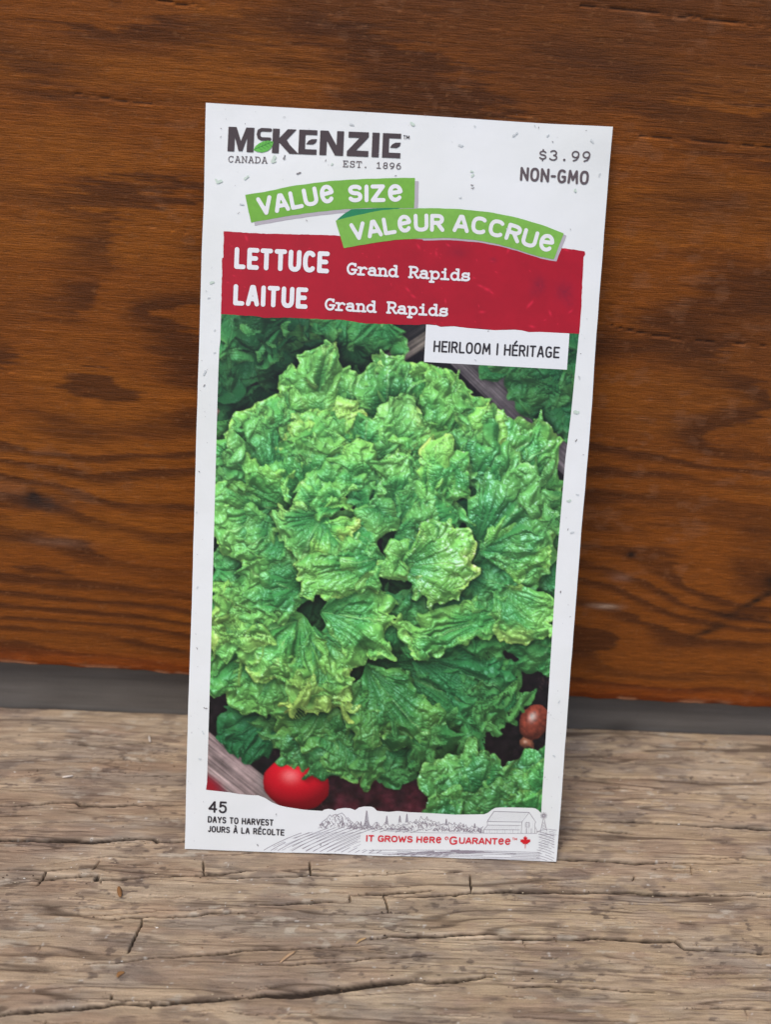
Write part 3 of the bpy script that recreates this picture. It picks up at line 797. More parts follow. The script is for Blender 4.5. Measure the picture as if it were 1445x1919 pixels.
# ---- printed picture
img, _cv = paint()
img_l = lin(img).astype(np.float32)
def pic(px, py):
    x = np.clip(px-PX0, 0, img.shape[1]-1.01); y = np.clip(py-PY0, 0, img.shape[0]-1.01); i = x.astype(int); j = y.astype(int); fx = (x-i)[:, None]; fy = (y-j)[:, None]
    return ((img_l[j, i]*(1-fx)+img_l[j, i+1]*fx)*(1-fy)+(img_l[j+1, i]*(1-fx)+img_l[j+1, i+1]*fx)*fy)*KP
bot = [(386, 1478), (430, 1482), (448, 1485), (473, 1487), (484, 1487), (497, 1492), (509, 1500), (524, 1506), (537, 1509), (571, 1514), (604, 1516), (607, 1513.5), (614, 1512), (621, 1512.5), (627, 1515), (632, 1512), (645, 1510), (656, 1510.5), (665, 1514), (672, 1509), (681, 1507), (695, 1507), (700, 1509), (706, 1515), (728, 1517), (744, 1515), (765, 1517), (793, 1518), (852, 1521), (906, 1520), (913, 1517), (919, 1512), (926, 1508), (933, 1507), (960, 1507), (995, 1508), (1001, 1509), (1006, 1512), (1012, 1518)]
Fp = Field(384, 586, 1090, 1523, 1.42)
Fp.poly([(417, 586)]+[(416.5, 590), (415, 640), (413, 655), (411, 700), (409, 760), (405, 900), (402, 1000), (395, 1250), (388, 1465)]+bot+[(1014, 1480), (1019, 1400), (1030, 1230), (1041, 1060), (1058, 858), (1068, 780), (1076, 700), (1084, 624), (1084, 618)])
Fp.mesh('printed_picture', .00003, ink('picture_ink', None, .36, .03, attr=True), pic, 'printed photograph of a frilly green lettuce head with red tomato below')
# ---- red band
Fb = Field(412, 430, 1102, 632, 1.6)
Fb.poly(wobble([(421.5, 436), (491, 440.5), (535, 441.6), (574, 442.5), (629, 444), (700, 450), (800, 452), (900, 455), (1000, 466), (1059, 467.5), (1095, 473), (1096, 479), (1093, 483), (1091, 520), (1088, 580), (1084, 626.5), (1064, 625), (990, 623), (965, 618.5), (945, 619), (926, 620), (900, 617), (876, 616), (851, 612.5), (826, 613.5), (818, 610.5), (799, 609), (780, 610.5), (684, 607.5), (643, 601), (615, 600.5), (546, 597), (496, 597.5), (482, 594.5), (416, 590.5), (418, 530), (418.5, 486), (421, 485)], 5, .5, 7))
rf = random.Random(9); FL = [(rf.uniform(425, 1085), rf.uniform(450, 612), rf.uniform(.6, 1.6), rf.uniform(0, 3.1)) for _ in range(70)]
FL += [(900, 538, 3, .35), (912, 544, 4, .4), (921, 550, 2.2, .6), (995, 569, 3, 2.2), (990, 574, 3, 2.2), (903, 586, 3, 0), (1030, 588, 3, 1.2), (464, 449, 3, 1.2), (470, 470, 2, 1), (765, 545, 3, .8), (775, 557, 3, .6), (785, 465, 3, 1), (818, 478, 2.5, 1.4), (840, 462, 2.5, .5), (952, 472, 3, 2), (996, 613, 3, .2), (1060, 470, 3, .4), (675, 588, 2, .4), (835, 566, 2.4, 1.5), (922, 492, 2, 0), (1068, 585, 2.5, 2.5)]
def redcol(px, py):
    c = np.zeros((len(px), 3)); n_ = fbm(px/30, py/30, 150, 3); c[:] = lin(np.array([166, 8, 32])/255.)
    c *= (.90+.2*n_)[:, None]
    for x, y, s_, a_ in FL:
        dx = (px-x)*math.cos(a_)+(py-y)*math.sin(a_); dy = -(px-x)*math.sin(a_)+(py-y)*math.cos(a_)
        m = np.exp(-(dx/(s_*1.7))**2-(dy/(s_*.7))**2); c += (lin(np.array([216, 30, 58])/255.)-c)*(m*.75)[:, None]
    for x, y, sx_, sy_, k_ in ((1010, 535, 12, 16, .6), (1057, 548, 16, 18, .65), (860, 478, 14, 8, .3), (1000, 548, 10, 10, .3), (925, 490, 6, 5, .5), (1065, 570, 8, 9, .3), (850, 470, 20, 10, .25)):
        m = np.exp(-((px-x)/sx_)**2-((py-y)/sy_)**2)*(.5+fbm(px/4, py/4, 151, 2)); c += (lin(np.array([128, 14, 40])/255.)-c)*np.clip(m*k_, 0, 1)[:, None]
    return c*KP
Fb.mesh('title_band', .00005, ink('red_ink', None, .32, .05, attr=True, coat=.06), redcol, 'crimson title band with rough cut edges')
# ---- heirloom label
m_label = ink('label_white', (.80, .81, .82), .34, .02)
Fh = Field(790, 604, 1072, 698, 1.4)
Fh.poly([(799, 609.5), (818, 611), (826, 614), (851, 613), (876, 616), (900, 618), (926, 620), (945, 619.5), (965, 619), (978, 620.5), (990, 623.5), (1010, 623), (1064, 625.5), (1066, 626), (1061, 693), (795, 679)])
Fh.mesh('heirloom_label', .00007, m_label, None, 'white label box on the picture')
# ---- ribbons
g1c, g2c = rgb(112, 168, 60, k=KP), rgb(122, 176, 72, k=KP)
def ribbon(name, off, mat, pts, label=None, cell=1.3):
    P = np.array(pts); F_ = Field(P[:, 0].min()-4, P[:, 1].min()-4, P[:, 0].max()+4, P[:, 1].max()+4, cell); F_.poly(wobble(list(pts), 9, .35, 4)); return F_.mesh(name, off, mat, None, label)
m_gr = ink('ribbon_green', g1c, .34, .10); m_gr2 = ink('ribbon_green_light', g2c, .34, .10); m_fold = ink('ribbon_fold_green', rgb(36, 128, 84, k=KP), .34, .10); m_shd = ink('printed_grey', rgb(176, 168, 174, k=KP), .36, .04)
R1 = [(462, 368), (497, 363), (549, 352), (619, 343), (680, 339.5), (730, 338), (779, 337.5), (778, 365), (777, 394), (735, 394), (695, 393.5), (649, 395.5), (597, 400.5), (543, 408), (473, 420)]
R2 = [(631, 417), (664, 408.5), (710, 399), (740, 395.5), (807, 394), (862, 395.5), (923, 402), (968, 411), (1014, 424), (1056, 440), (1037, 488), (1009, 483), (971, 471), (935, 461), (892, 453), (840, 449), (789, 450), (740, 453), (695, 459.5), (646, 468)]
sh1 = [(x+7, y+6) for x, y in R1]; sh2 = [(x+5, y+4) for x, y in R2]
ribbon('ribbon_shadow', .00006, m_shd, sh1, 'printed grey drop shadow of the upper ribbon'); ribbon('ribbon_shadow', .000065, m_shd, sh2[8:14]+sh2[14:17]+[(790, 448)], 'printed grey drop shadow of the lower ribbon')
ribbon('ribbon', .00009, m_gr, R1, 'green ribbon reading VALUe SIZe')
ribbon('ribbon_fold', .00010, m_fold, [(632, 417), (646, 405), (660, 396), (700, 394.5), (756, 393), (740, 397), (710, 400), (664, 410)], 'darker green folded back of the ribbon')
ribbon('ribbon', .00012, m_gr2, R2, 'green ribbon reading VALeUR ACCRUe')

# ---- lettering: single-stroke letterforms (x in widths, y in cap heights)
def arc(cx, cy, rx, ry, a0, a1, n_=14, e=2.0):
    out = []
    for k_ in range(n_+1):
        a = math.radians(a0+(a1-a0)*k_/n_); c_, s_ = math.cos(a), math.sin(a)
        out.append((cx+rx*math.copysign(abs(c_)**(2/e), c_), cy+ry*math.copysign(abs(s_)**(2/e), s_)))
    return out
E_ = 2.5
CAP = {
 'A': (1.0, [[(0, 0), (.42, 1), (.58, 1), (1, 0)], [(.17, .30), (.83, .30)]]),
 'C': (.92, [arc(.5, .5, .5, .5, 48, 312, 22, E_)]),
 'D': (.95, [[(0, 0), (0, 1), (.35, 1)]+arc(.35, .5, .6, .5, 90, -90, 14, E_)+[(0, 0)]]),
 'E': (.78, [[(.85, 1), (0, 1), (0, 0), (.85, 0)], [(0, .52), (.72, .52)]]),
 'e': (.98, [[(.12, .50), (.88, .58)]+arc(.5, .5, .44, .5, 12, 318, 24, 2.1)]),
 'G': (.98, [arc(.5, .5, .5, .5, 50, 300, 22, E_)+[(.95, .12), (.95, .46), (.60, .46)]]),
 'H': (.95, [[(0, 0), (0, 1)], [(.95, 0), (.95, 1)], [(0, .52), (.95, .52)]]),
 'I': (.0, [[(0, 0), (0, 1)]]),
 'J': (.6, [[(.6, 1), (.6, .28)]+arc(.3, .28, .3, .28, 0, -150, 10)]),
 'L': (.75, [[(0, 1), (0, 0), (.78, 0)]]),
 'M': (1.25, [[(0, 0), (.12, 1), (.62, .25), (1.12, 1), (1.25, 0)]]),
 'N': (.95, [[(0, 0), (0, 1), (.95, 0), (.95, 1)]]),
 'O': (1.0, [arc(.5, .5, .5, .5, 90, 450, 30, E_)]),
 'R': (.92, [[(0, 0), (0, 1), (.4, 1)]+arc(.4, .75, .48, .25, 90, -90, 12, E_)+[(0, .5)], [(.45, .5), (.92, 0)]]),
 'S': (.85, [arc(.43, .76, .41, .24, 30, 255, 16, 2.2)+[(.43, .51)]+arc(.43, .26, .43, .26, 75, -150, 16, 2.2)]),
 'T': (.9, [[(-.0, 1), (.9, 1)], [(.45, 1), (.45, 0)]]),
 'U': (.95, [[(0, 1), (0, .35)]+arc(.475, .35, .475, .35, 180, 360, 14, E_)+[(.95, 1)]]),
 'V': (1.0, [[(0, 1), (.5, 0), (1, 1)]]),
 'W': (1.4, [[(0, 1), (.35, 0), (.7, .85), (1.05, 0), (1.4, 1)]]),
 'Y': (1.0, [[(0, 1), (.5, .45), (1, 1)], [(.5, .45), (.5, 0)]]),
 'Z': (.85, [[(0, 1), (.85, 1), (0, 0), (.88, 0)]]),
 '-': (.45, [[(0, .45), (.45, .45)]]), '|': (0, [[(0, -.02), (0, 1.05)]]),
 '4': (.95, [[(.72, 0), (.72, 1), (0, .28), (.95, .28)]]),
 '5': (.85, [[(.8, 1), (.1, 1), (.06, .55)]+arc(.38, .34, .44, .34, 110, -150, 18, 2.2)]),
 ' ': (.35, []),
}
CAP['É'] = (CAP['E'][0], CAP['E'][1]+[[(.3, 1.2), (.6, 1.42)]]); CAP['À'] = (1.0, CAP['A'][1]+[[(.35, 1.42), (.6, 1.22)]])
TYP = {   # typewriter slab letters on a fixed pitch, x 0..1
 'C': [arc(.5, .5, .42, .5, 40, 320, 20), [(.84, .78), (.84, .98)]],
 'A': [[(.12, 0), (.45, 1), (.55, 1), (.88, 0)], [(.25, .36), (.75, .36)], [(0, 0), (.28, 0)], [(.72, 0), (1, 0)], [(.3, 1), (.5, 1)]],
 'N': [[(.15, 0), (.15, 1), (.85, 0), (.85, 1)], [(0, 0), (.3, 0)], [(0, 1), (.15, 1)], [(.68, 1), (1, 1)]],
 'D': [[(.15, 0), (.15, 1), (.45, 1)]+arc(.45, .5, .47, .5, 90, -90, 12)+[(0, 0)], [(0, 1), (.15, 1)]],
 'E': [[(0, 0), (.88, 0), (.88, .24)], [(0, 1), (.84, 1), (.84, .78)], [(.17, 0), (.17, 1)], [(.17, .52), (.55, .52)], [(.55, .42), (.55, .62)]],
 'S': [arc(.48, .75, .37, .25, 25, 250, 14)+arc(.5, .26, .40, .26, 75, -155, 14), [(.85, .75), (.85, 1)], [(.1, 0), (.1, .25)]],
 'T': [[(.05, .75), (.05, 1), (.95, 1), (.95, .75)], [(.5, 1), (.5, 0)], [(.28, 0), (.72, 0)]],
 '.': [arc(.5, .06, .06, .06, 0, 360, 8)],
 '1': [[(.2, .8), (.5, 1), (.5, 0)], [(.15, 0), (.85, 0)]],
 '8': [arc(.5, .75, .32, .25, 90, 450, 20), arc(.5, .26, .38, .26, 90, 450, 20)],
 '9': [arc(.5, .68, .38, .32, 0, 360, 20), [(.88, .68), (.84, .4), (.65, .12), (.3, 0)]],
 '6': [arc(.5, .32, .38, .32, 0, 360, 20), [(.12, .32), (.16, .6), (.35, .88), (.7, 1)]],
 '$': [arc(.5, .70, .34, .20, 25, 250, 14)+arc(.5, .29, .36, .21, 75, -155, 14), [(.5, 1.08), (.5, .9)], [(.5, .08), (.5, -.1)]],
 '3': [arc(.45, .75, .35, .25, 150, -80, 14)+arc(.45, .26, .42, .26, 80, -155, 14)],
 'G': [arc(.5, .5, .45, .5, 45, 310, 20)+[(.84, .14), (.84, .42)], [(.5, .42), (.98, .42)], [(.84, .8), (.84, .98)]],
 'R': [[(.15, 0), (.15, 1), (.5, 1)]+arc(.5, .74, .34, .26, 90, -90, 12)+[(.15, .48)], [(.5, .48), (.85, 0), (1, 0)], [(0, 0), (.32, 0)], [(0, 1), (.15, 1)]],
 'r': [[(.05, .66), (.32, .66), (.32, 0)], [(.05, 0), (.68, 0)], [(.32, .42), (.5, .62), (.72, .68), (.92, .58)]],
 'a': [[(.15, .60), (.4, .69), (.65, .66), (.75, .5), (.75, 0), (.97, 0)], arc(.42, .2, .34, .2, 35, 330, 16)+[(.75, .12)], [(.5, .4), (.75, .38)]],
 'n': [[(.03, .66), (.2, .66), (.2, 0)], [(.03, 0), (.38, 0)], [(.2, .5)]+arc(.5, .42, .28, .26, 140, 0, 8)+[(.78, 0)], [(.62, 0), (.98, 0)]],
 'd': [arc(.43, .33, .36, .34, 0, 360, 18), [(.58, 1), (.79, 1), (.79, 0), (.98, 0)]],
 'p': [arc(.57, .33, .36, .34, 0, 360, 18), [(.02, .66), (.2, .66), (.2, -.33)], [(.03, -.33), (.42, -.33)]],
 'i': [[(.2, .66), (.5, .66), (.5, 0)], [(.12, 0), (.88, 0)], arc(.48, .93, .04, .04, 0, 360, 6)],
 's': [arc(.48, .50, .32, .17, 25, 245, 12)+arc(.5, .18, .36, .18, 70, -155, 12), [(.8, .5), (.8, .68)], [(.14, 0), (.14, .18)]],
 ' ': [],
}
def upvec(x): 
    v = np.array([.031+.047*(x-360)/750, -1.]); return v/np.linalg.norm(v)
def text(s_, font, base, cap, w, mat, gap=.26, wid=.5, off=.00015, label=None, cell=None, name='lettering', slant_follow=False):
    base = np.array(base, float); seg = np.hypot(*np.diff(base, axis=0).T); cum = np.concatenate([[0], np.cumsum(seg)]); tot = cum[-1]
    def at(d):
        d_ = min(max(d, 0), tot); x = np.interp(d_, cum, base[:, 0]); y = np.interp(d_, cum, base[:, 1])
        e0 = max(d_-cap*.5, 0); e1 = min(d_+cap*.5, tot)
        t = np.array([np.interp(e1, cum, base[:, 0])-np.interp(e0, cum, base[:, 0]), np.interp(e1, cum, base[:, 1])-np.interp(e0, cum, base[:, 1])]); t /= np.linalg.norm(t)
        return np.array([x, y]), t
    if font is CAP:
        adv = [CAP[ch][0]*wid for ch in s_]; n_ = len(s_); g = gap
        raw = sum(adv)+g*(n_-1); k_ = (tot-w)/raw; pos = []; x = w/2
        for a in adv: pos.append((x, k_*wid)); x += (a+g)*k_
    else:
        pitch = tot/(len(s_)-1+wid); pos = [(i*pitch, pitch*wid) for i in range(len(s_))]
    x0, x1 = base[:, 0].min()-cap, base[:, 0].max()+cap; y0, y1 = base[:, 1].min()-cap*1.7, base[:, 1].max()+cap*.6
    F_ = Field(x0, y0, x1, y1, cell or max(.34, w/5.5))
    for ch, (x, kx) in zip(s_, pos):
        gl = CAP[ch][1] if font is CAP else TYP[ch]; cw_ = (CAP[ch][0] if font is CAP else 1)*kx
        o_, t = at(x+cw_/2); n2_ = upvec(o_[0]) if not slant_follow else np.array([t[1], -t[0]])
        for st in gl:
            pts = []
            for gx_, gy_ in st:
                dx = gx_*kx-cw_/2; hy = w/2+gy_*(cap-w)
                pts.append(o_+t*dx+n2_*hy)
            F_.stroke(pts, w)
    return F_.mesh(name, off, mat, None, label)
m_wt = ink('white_ink', (.80, .79, .80), .36, .03); m_dk = ink('dark_ink', rgb(52, 46, 50), .36, .08); m_gy = ink('grey_ink', rgb(96, 84, 86), .36, .08)
m_rd = ink('red_lettering_ink', rgb(206, 52, 62, k=KP), .36, .05); m_lg = ink('logo_ink', rgb(70, 58, 60), .34, .12)
text('VALUe', CAP, [(488, 408), (545, 398), (600, 387), (631, 383)], 35, 7.6, m_wt, .30, .66, label='white word VALUe', slant_follow=True)
text('SIZe', CAP, [(654, 383), (700, 383), (757, 382)], 33, 7.6, m_wt, .34, .66, label='white word SIZe', slant_follow=True)
text('VALeUR', CAP, [(661, 455), (698, 449.5), (733, 443), (758, 439.5), (789, 437.5), (833, 438)], 33, 7.2, m_wt, .28, .62, label='white word VALeUR', slant_follow=True)
text('ACCRUe', CAP, [(848, 438), (892, 441.5), (932, 448), (953, 454), (986, 465), (1034, 477)], 33, 7.2, m_wt, .28, .62, label='white word ACCRUe', slant_follow=True)
text('LETTUCE', CAP, [(441, 506), (617, 515)], 40.5, 8.6, m_wt, .36, .50, label='white word LETTUCE')
text('LAITUE', CAP, [(439, 574), (577, 581)], 39.5, 8.4, m_wt, .36, .50, label='white word LAITUE')
text('Grand Rapids', TYP, [(652, 517.5), (881, 530)], 23, 4.0, m_wt, wid=.92, label='white typewriter words Grand Rapids, upper line')
text('Grand Rapids', TYP, [(611, 583.5), (840, 595.5)], 23, 4.0, m_wt, wid=.92, label='white typewriter words Grand Rapids, lower line')
text('HEIRLOOM | HÉRITAGE', CAP, [(812, 660.5), (1046, 672)], 21.5, 3.3, m_dk, .26, .50, label='dark words HEIRLOOM | HÉRITAGE')
text('$3.99', TYP, [(1009, 303.5), (1105, 307.5)], 20, 2.7, m_gy, wid=.78, label='price $3.99')
text('NON-GMO', CAP, [(974, 342), (1102, 349.5)], 26, 4.6, m_gy, .30, .52, label='grey word NON-GMO')
text('CANADA', TYP, [(430, 307), (503, 309.5)], 12.5, 1.55, m_gy, wid=.80, label='small word CANADA')
text('EST. 1896', TYP, [(645, 317), (753, 322)], 12.5, 1.6, m_gy, wid=.80, label='small words EST. 1896')
text('45', CAP, [(390, 1520.5), (425, 1522)], 22.5, 3.6, m_dk, .30, .6, label='number 45')
text('DAYS TO HARVEST', CAP, [(389, 1539.5), (512, 1545)], 12.4, 2.3, m_dk, .30, .54, label='words DAYS TO HARVEST')
text('JOURS À LA RÉCOLTE', CAP, [(389, 1557.5), (532, 1563.5)], 12.0, 2.2, m_dk, .30, .54, label='words JOURS À LA RÉCOLTE')
def rb_(x): return (x, 1573.6+(x-685)*.0165)
text('IT', CAP, [rb_(685), rb_(700)], 12.6, 2.7, m_rd, .30, .62, label='red word IT'); text('GROWS', CAP, [rb_(707), rb_(772)], 12.6, 2.7, m_rd, .26, .66, label='red word GROWS')
text('HeRe', CAP, [rb_(779), rb_(826)], 12.6, 2.7, m_rd, .28, .62, label='red word HeRe'); text('G', CAP, [(840.5, 1578.3), (855.5, 1578.5)], 16, 3.0, m_rd, .28, .7, label='large red initial G')
text('UARANTee', CAP, [rb_(858.5), rb_(955)], 12.6, 2.7, m_rd, .26, .66, label='red letters UARANTee')
text('TM', CAP, [(958, 1569), (967, 1569.4)], 5, .8, m_rd, .2, .5, label='small red TM'); text('TM', CAP, [(757, 265), (769, 265.5)], 7.5, 1.2, m_dk, .2, .5, label='small dark TM')
# curl on the big G of the red line
F_ = Field(822, 1555, 862, 1590, .4)
F_.stroke([(835.5, 1569), (833, 1567.5), (833.5, 1564.5), (836.5, 1563.5), (838, 1565), (838.6, 1568)], 1.6)
F_.mesh('lettering_swash', .00017, m_rd, None, 'red curl on the letter G')
# ---- logo
e1 = np.array([1063, 49])/3.284; eL = e1/np.linalg.norm(e1); upL = np.array([7, -151])/3.284/150.
def lg(s_, t_): return np.array([428.5, 286.])+eL*(s_/3.284)+upL*t_
Fl = Field(424, 236, 760, 308, .55)
def P(pts, dx=0): Fl.poly([lg(x+dx, y) for x, y in pts])
P([(0, 0), (0, 150), (50, 150), (80, 66), (110, 150), (160, 150), (160, 0), (118, 0), (118, 88), (92, 4), (68, 4), (42, 88), (42, 0)])
Fl.stroke([lg(x, y) for x, y in [(258, 140), (205, 140), (190, 132), (186, 112), (192, 92), (206, 84), (256, 84)]], 6.6)
P([(0, 0), (0, 150), (42, 150), (42, 94), (92, 150), (146, 150), (88, 84), (108, 54), (165, 0), (108, 0), (70, 38), (42, 66), (42, 0)], 274)
for dx in (436, 950):
    P([(0, 0), (0, 150), (112, 150), (112, 120), (40, 120), (40, 32), (112, 32), (112, 0)], dx)
    P([(46, 62), (60, 84), (78, 94), (112, 96), (106, 74), (88, 62)], dx)
P([(0, 0), (0, 150), (50, 150), (103, 62), (103, 150), (146, 150), (146, 0), (96, 0), (43, 88), (43, 0)], 566)
P([(6, 150), (130, 150), (130, 120), (56, 36), (132, 36), (132, 0), (0, 0), (0, 30), (74, 114), (6, 114)], 734)
P([(0, 0), (0, 150), (44, 150), (44, 0)], 886)
Fl.mesh('brand_lettering', .00015, m_lg, None, 'heavy dark brown brand lettering')
z1 = lambda x, y: (360+x/3.284, 180+y/3.284)
Fe = Field(474, 262, 518, 292, .5); Fe.poly([z1(*p) for p in [(385, 341), (398, 318), (420, 300), (445, 289), (475, 284), (508, 291), (503, 315), (490, 335), (468, 350), (438, 357), (408, 352)]])
Fe.mesh('leaf_emblem', .00018, ink('leaf_green_ink', rgb(96, 176, 70, k=KP), .34, .12), None, 'small green leaf emblem in the brand lettering')
Fe = Field(474, 262, 518, 292, .35); Fe.stroke([z1(*p) for p in [(392, 338), (430, 322), (470, 304), (503, 293)]], .9)
for a_ in (415, 435, 455, 475):
    yb = 338-(a_-392)*.42; Fe.stroke([z1(a_, yb), z1(a_+12, yb-22)], .6); Fe.stroke([z1(a_, yb), z1(a_+22, yb+14)], .6)
Fe.mesh('leaf_veins', .0002, ink('leaf_vein_ink', rgb(44, 110, 44), .34, .05), None)
# maple leaf
ml = [(0, -1), (.08, -.35), (.42, -.42), (.36, -.28), (.86, .02), (.74, .10), (.84, .38), (.56, .32), (.48, .46), (.24, .22), (.32, .76), (.16, .68), (0, 1)]
ml = ml+[(-x, y) for x, y in ml[::-1][1:-1]]
Fm = Field(966, 1556, 1000, 1590, .45); Fm.poly([(982.5+x*11.5, 1571.5-y*11.5) for x, y in ml]); Fm.stroke([(982.5, 1578), (982.3, 1584)], 1.1)
Fm.mesh('maple_leaf', .00017, ink('maple_ink', rgb(200, 30, 40, k=KP), .36, .08), None, 'small red maple leaf')
# ---- engraved farm landscape along the foot of the packet
Fg = Field(470, 1500, 1046, 1612, .52); rg_ = random.Random(21)
def inpill(x, y): return 676 < x < 1006 and 1556 < y < 1587
def hatch(P0, P1, P2, w=.75):
    pts = []
    for k_ in range(13):
        t = k_/12; x = (1-t)**2*P0[0]+2*t*(1-t)*P1[0]+t*t*P2[0]; y = (1-t)**2*P0[1]+2*t*(1-t)*P1[1]+t*t*P2[1]
        lim = 1590+(x-345)*.0274-.8
        if y > lim or inpill(x, y) or x > 1038 or rg_.random() < .05:
            if len(pts) > 1: Fg.stroke(pts, w)
            pts = []
        else: pts.append((x, y))
    if len(pts) > 1: Fg.stroke(pts, w)
for i in range(17):
    x = 488+i*13; hatch((x, 1595+.3*i), (x+34+i, 1572), (x+96+i*2, 1551+i*.2-min(i, 4)*1.5), .85)
for i in range(14):
    x = 498+i*15; hatch((x, 1591), (x+40, 1570+i*.3), (x+88, 1556), .6)
for i in range(8): hatch((690+i*18, 1604-i*.2), (760+i*18, 1592-i*.6), (860+i*15, 1588+i*1.0), .8)
for i in range(7): hatch((690, 1590+i*2.6), (850, 1587+i*3.2), (1010, 1592+i*2.8), .7)
for i in range(11): hatch((1004, 1552+i*5), (1024, 1556+i*5), (1039, 1563+i*5.2), .75)
for i in range(7): hatch((1008, 1588-i*5), (1026, 1578-i*4), (1039, 1576-i*4.4), .55)
def ridge(x0, x1, yb, hfun, dens, w=.7, sd=1):
    r = random.Random(sd); x = x0; top = []
    while x < x1: top.append((x, yb(x)-hfun(x)*(.82+.3*r.random()))); x += r.uniform(1.6, 3.2)
    Fg.stroke(top, w)
    for k_ in range(dens):
        x = r.uniform(x0, x1); h_t = hfun(x); y = yb(x)-h_t*r.uniform(.1, .95); L = r.uniform(2, 6.5)
        sl = r.choice((-.7, .8, .4))
        Fg.stroke([(x, y), (x+L*sl*.5, y+L*.35), (x+L*sl, min(y+L, yb(x)))], r.choice((.5, .7, .9)))
yb0 = lambda x: 1549+(x-600)*.015
ridge(598, 668, yb0, lambda x: 3+26*max(0, math.sin((x-594)/78*math.pi))**1.1*(1 if x < 645 else .9), 130, .8, 2)
ridge(664, 724, yb0, lambda x: 10+5*math.sin(x*.35), 75, .7, 3)
ridge(726, 905, lambda x: 1551+(x-726)*.02, lambda x: 9+15*math.exp(-((x-795)/26)**2)+7*math.exp(-((x-850)/20)**2)+2*math.sin(x*.6), 300, .7, 4)
Fg.stroke([(720, 1553), (800, 1556), (905, 1556)], .6)
for tx, ty, hh in ((686.5, 1544, 32), (724, 1540, 17), (748.5, 1536, 15), (761.5, 1536, 17), (835, 1540, 13), (867, 1544, 8), (888, 1545, 10), (676, 1548, 14)):
    for k_ in range(int(hh/1.7)):
        y = ty-k_*1.7; ww = (1-k_/(hh/1.7))*hh*.16+.3; Fg.stroke([(tx-ww, y+.8), (tx, y-.6), (tx+ww, y+.8)], .8)
z6 = lambda x, y: (690+x/3.705, 1440+y/3.705)
def zl(pts, w=.7): Fg.stroke([z6(*p) for p in pts], w)
zl([(865, 275), (1110, 283)], .9); zl([(865, 275), (820, 345)]); zl([(1110, 283), (1060, 348)]); zl([(820, 347), (1060, 350)], .9); zl([(1110, 283), (1155, 350), (1150, 362)], .9)
for k_ in range(17): zl([(868+k_*14, 278), (826+k_*14, 343)], .45)
zl([(820, 347), (822, 372)]); zl([(822, 372), (1052, 374)]); zl([(822, 372), (795, 405)]); zl([(795, 405), (1045, 405)], .8); zl([(1060, 350), (1055, 430)], .8); zl([(1150, 362), (1150, 430)], .8)
for k_ in range(16): zl([(826+k_*14, 375), (806+k_*15, 403)], .45)
zl([(795, 405), (795, 430), (1160, 430)], .7); zl([(1150, 385), (1165, 410), (1163, 430)], .6)
for k_ in range(14): zl([(800+k_*18, 408), (800+k_*18, 428)], .45)
for k_ in range(6): zl([(1066+k_*14, 345), (1066+k_*14, 428)], .4)
zl([(1085, 355), (1085, 385), (1112, 385), (1112, 355), (1085, 355)], .7); zl([(1090, 395), (1090, 428)], .8); zl([(1125, 395), (1125, 428)], .8); zl([(1085, 370), (1112, 370)], .5)
cx_, cy_ = 1211, 306
for k_ in range(12): a_ = k_*math.pi/6; zl([(cx_+6*math.cos(a_), cy_+6*math.sin(a_)), (cx_+23*math.cos(a_), cy_+23*math.sin(a_))], 1.0)
zl([(1206, 330), (1188, 418)], .8); zl([(1214, 330), (1232, 412)], .8); zl([(1202, 350), (1222, 370), (1195, 388), (1230, 405)], .5); zl([(1218, 350), (1198, 370), (1226, 388), (1190, 410)], .5)
zl([(1160, 430), (1180, 410), (1240, 400), (1300, 408)], .6); zl([(1180, 436), (1300, 440)], .6)
for k_ in range(12): zl([(1185+k_*10, 412), (1180+k_*10, 432)], .35)
Fg.mesh('landscape_drawing', .0001, ink('engraving_ink', rgb(146, 136, 144), .36, .06), None, 'fine grey engraving of fields, hills, pine trees, a barn and a windmill')
# ---- seed-paper flecks printed over the white margin
def flecks(name, pts, mat, sc, label):
    F_ = Field(350, 196, 1146, 1608, .7); r = random.Random(5)
    for x, y, s_ in pts:
        a_ = r.uniform(0, 3.1); 
        for k_ in range(3):
            dx, dy = math.cos(a_)*s_*.5*(k_-1)+r.uniform(-.3, .3)*s_, math.sin(a_)*s_*.5*(k_-1)+r.uniform(-.3, .3)*s_
            F_.stroke([(x+dx, y+dy), (x+dx+.4*s_*math.cos(a_), y+dy+.4*s_*math.sin(a_))], s_*sc*r.uniform(.5, 1.1))
    F_.mesh(name, .00022, mat, None, label, 'stuff')
dark_f = [(535, 296, 4.2), (537, 301, 3), (613, 304, 3.4), (562, 328, 4.6), (744, 334, 3), (577, 416, 2.4), (450, 402, 2), (416, 243, 1.8), (416, 259, 1.8), (462, 235, 2), (886, 351, 3), (885, 356, 3.4), (1035, 269, 2.4), (1010, 242, 2.2), (1097, 249, 1.6), (798, 220, 1.8), (710, 292, 1.6), (532, 340, 1.2), (443, 350, 1.2), (385, 723, 3), (374, 884, 3.2), (385, 1325, 3.6), (370, 1214, 2.4), (1078, 823, 3.4), (1091, 851, 2.4), (1063, 989, 2), (1049, 1105, 3), (1086, 663, 1.8), (1067, 1152, 1.8), (368, 1148, 1.6), (915, 621, 2), (1068, 432, 2), (1063, 1130, 1.4), (1019, 1450, 1.6), (1025, 1330, 1.6), (399, 503, 2), (518, 1523, 2.6), (482, 1581, 2.8), (600, 1580, 2.6), (363, 1574, 1.6), (401, 1517, 1.2), (1043, 1290, 1.6), (381, 1500, 1.2)]
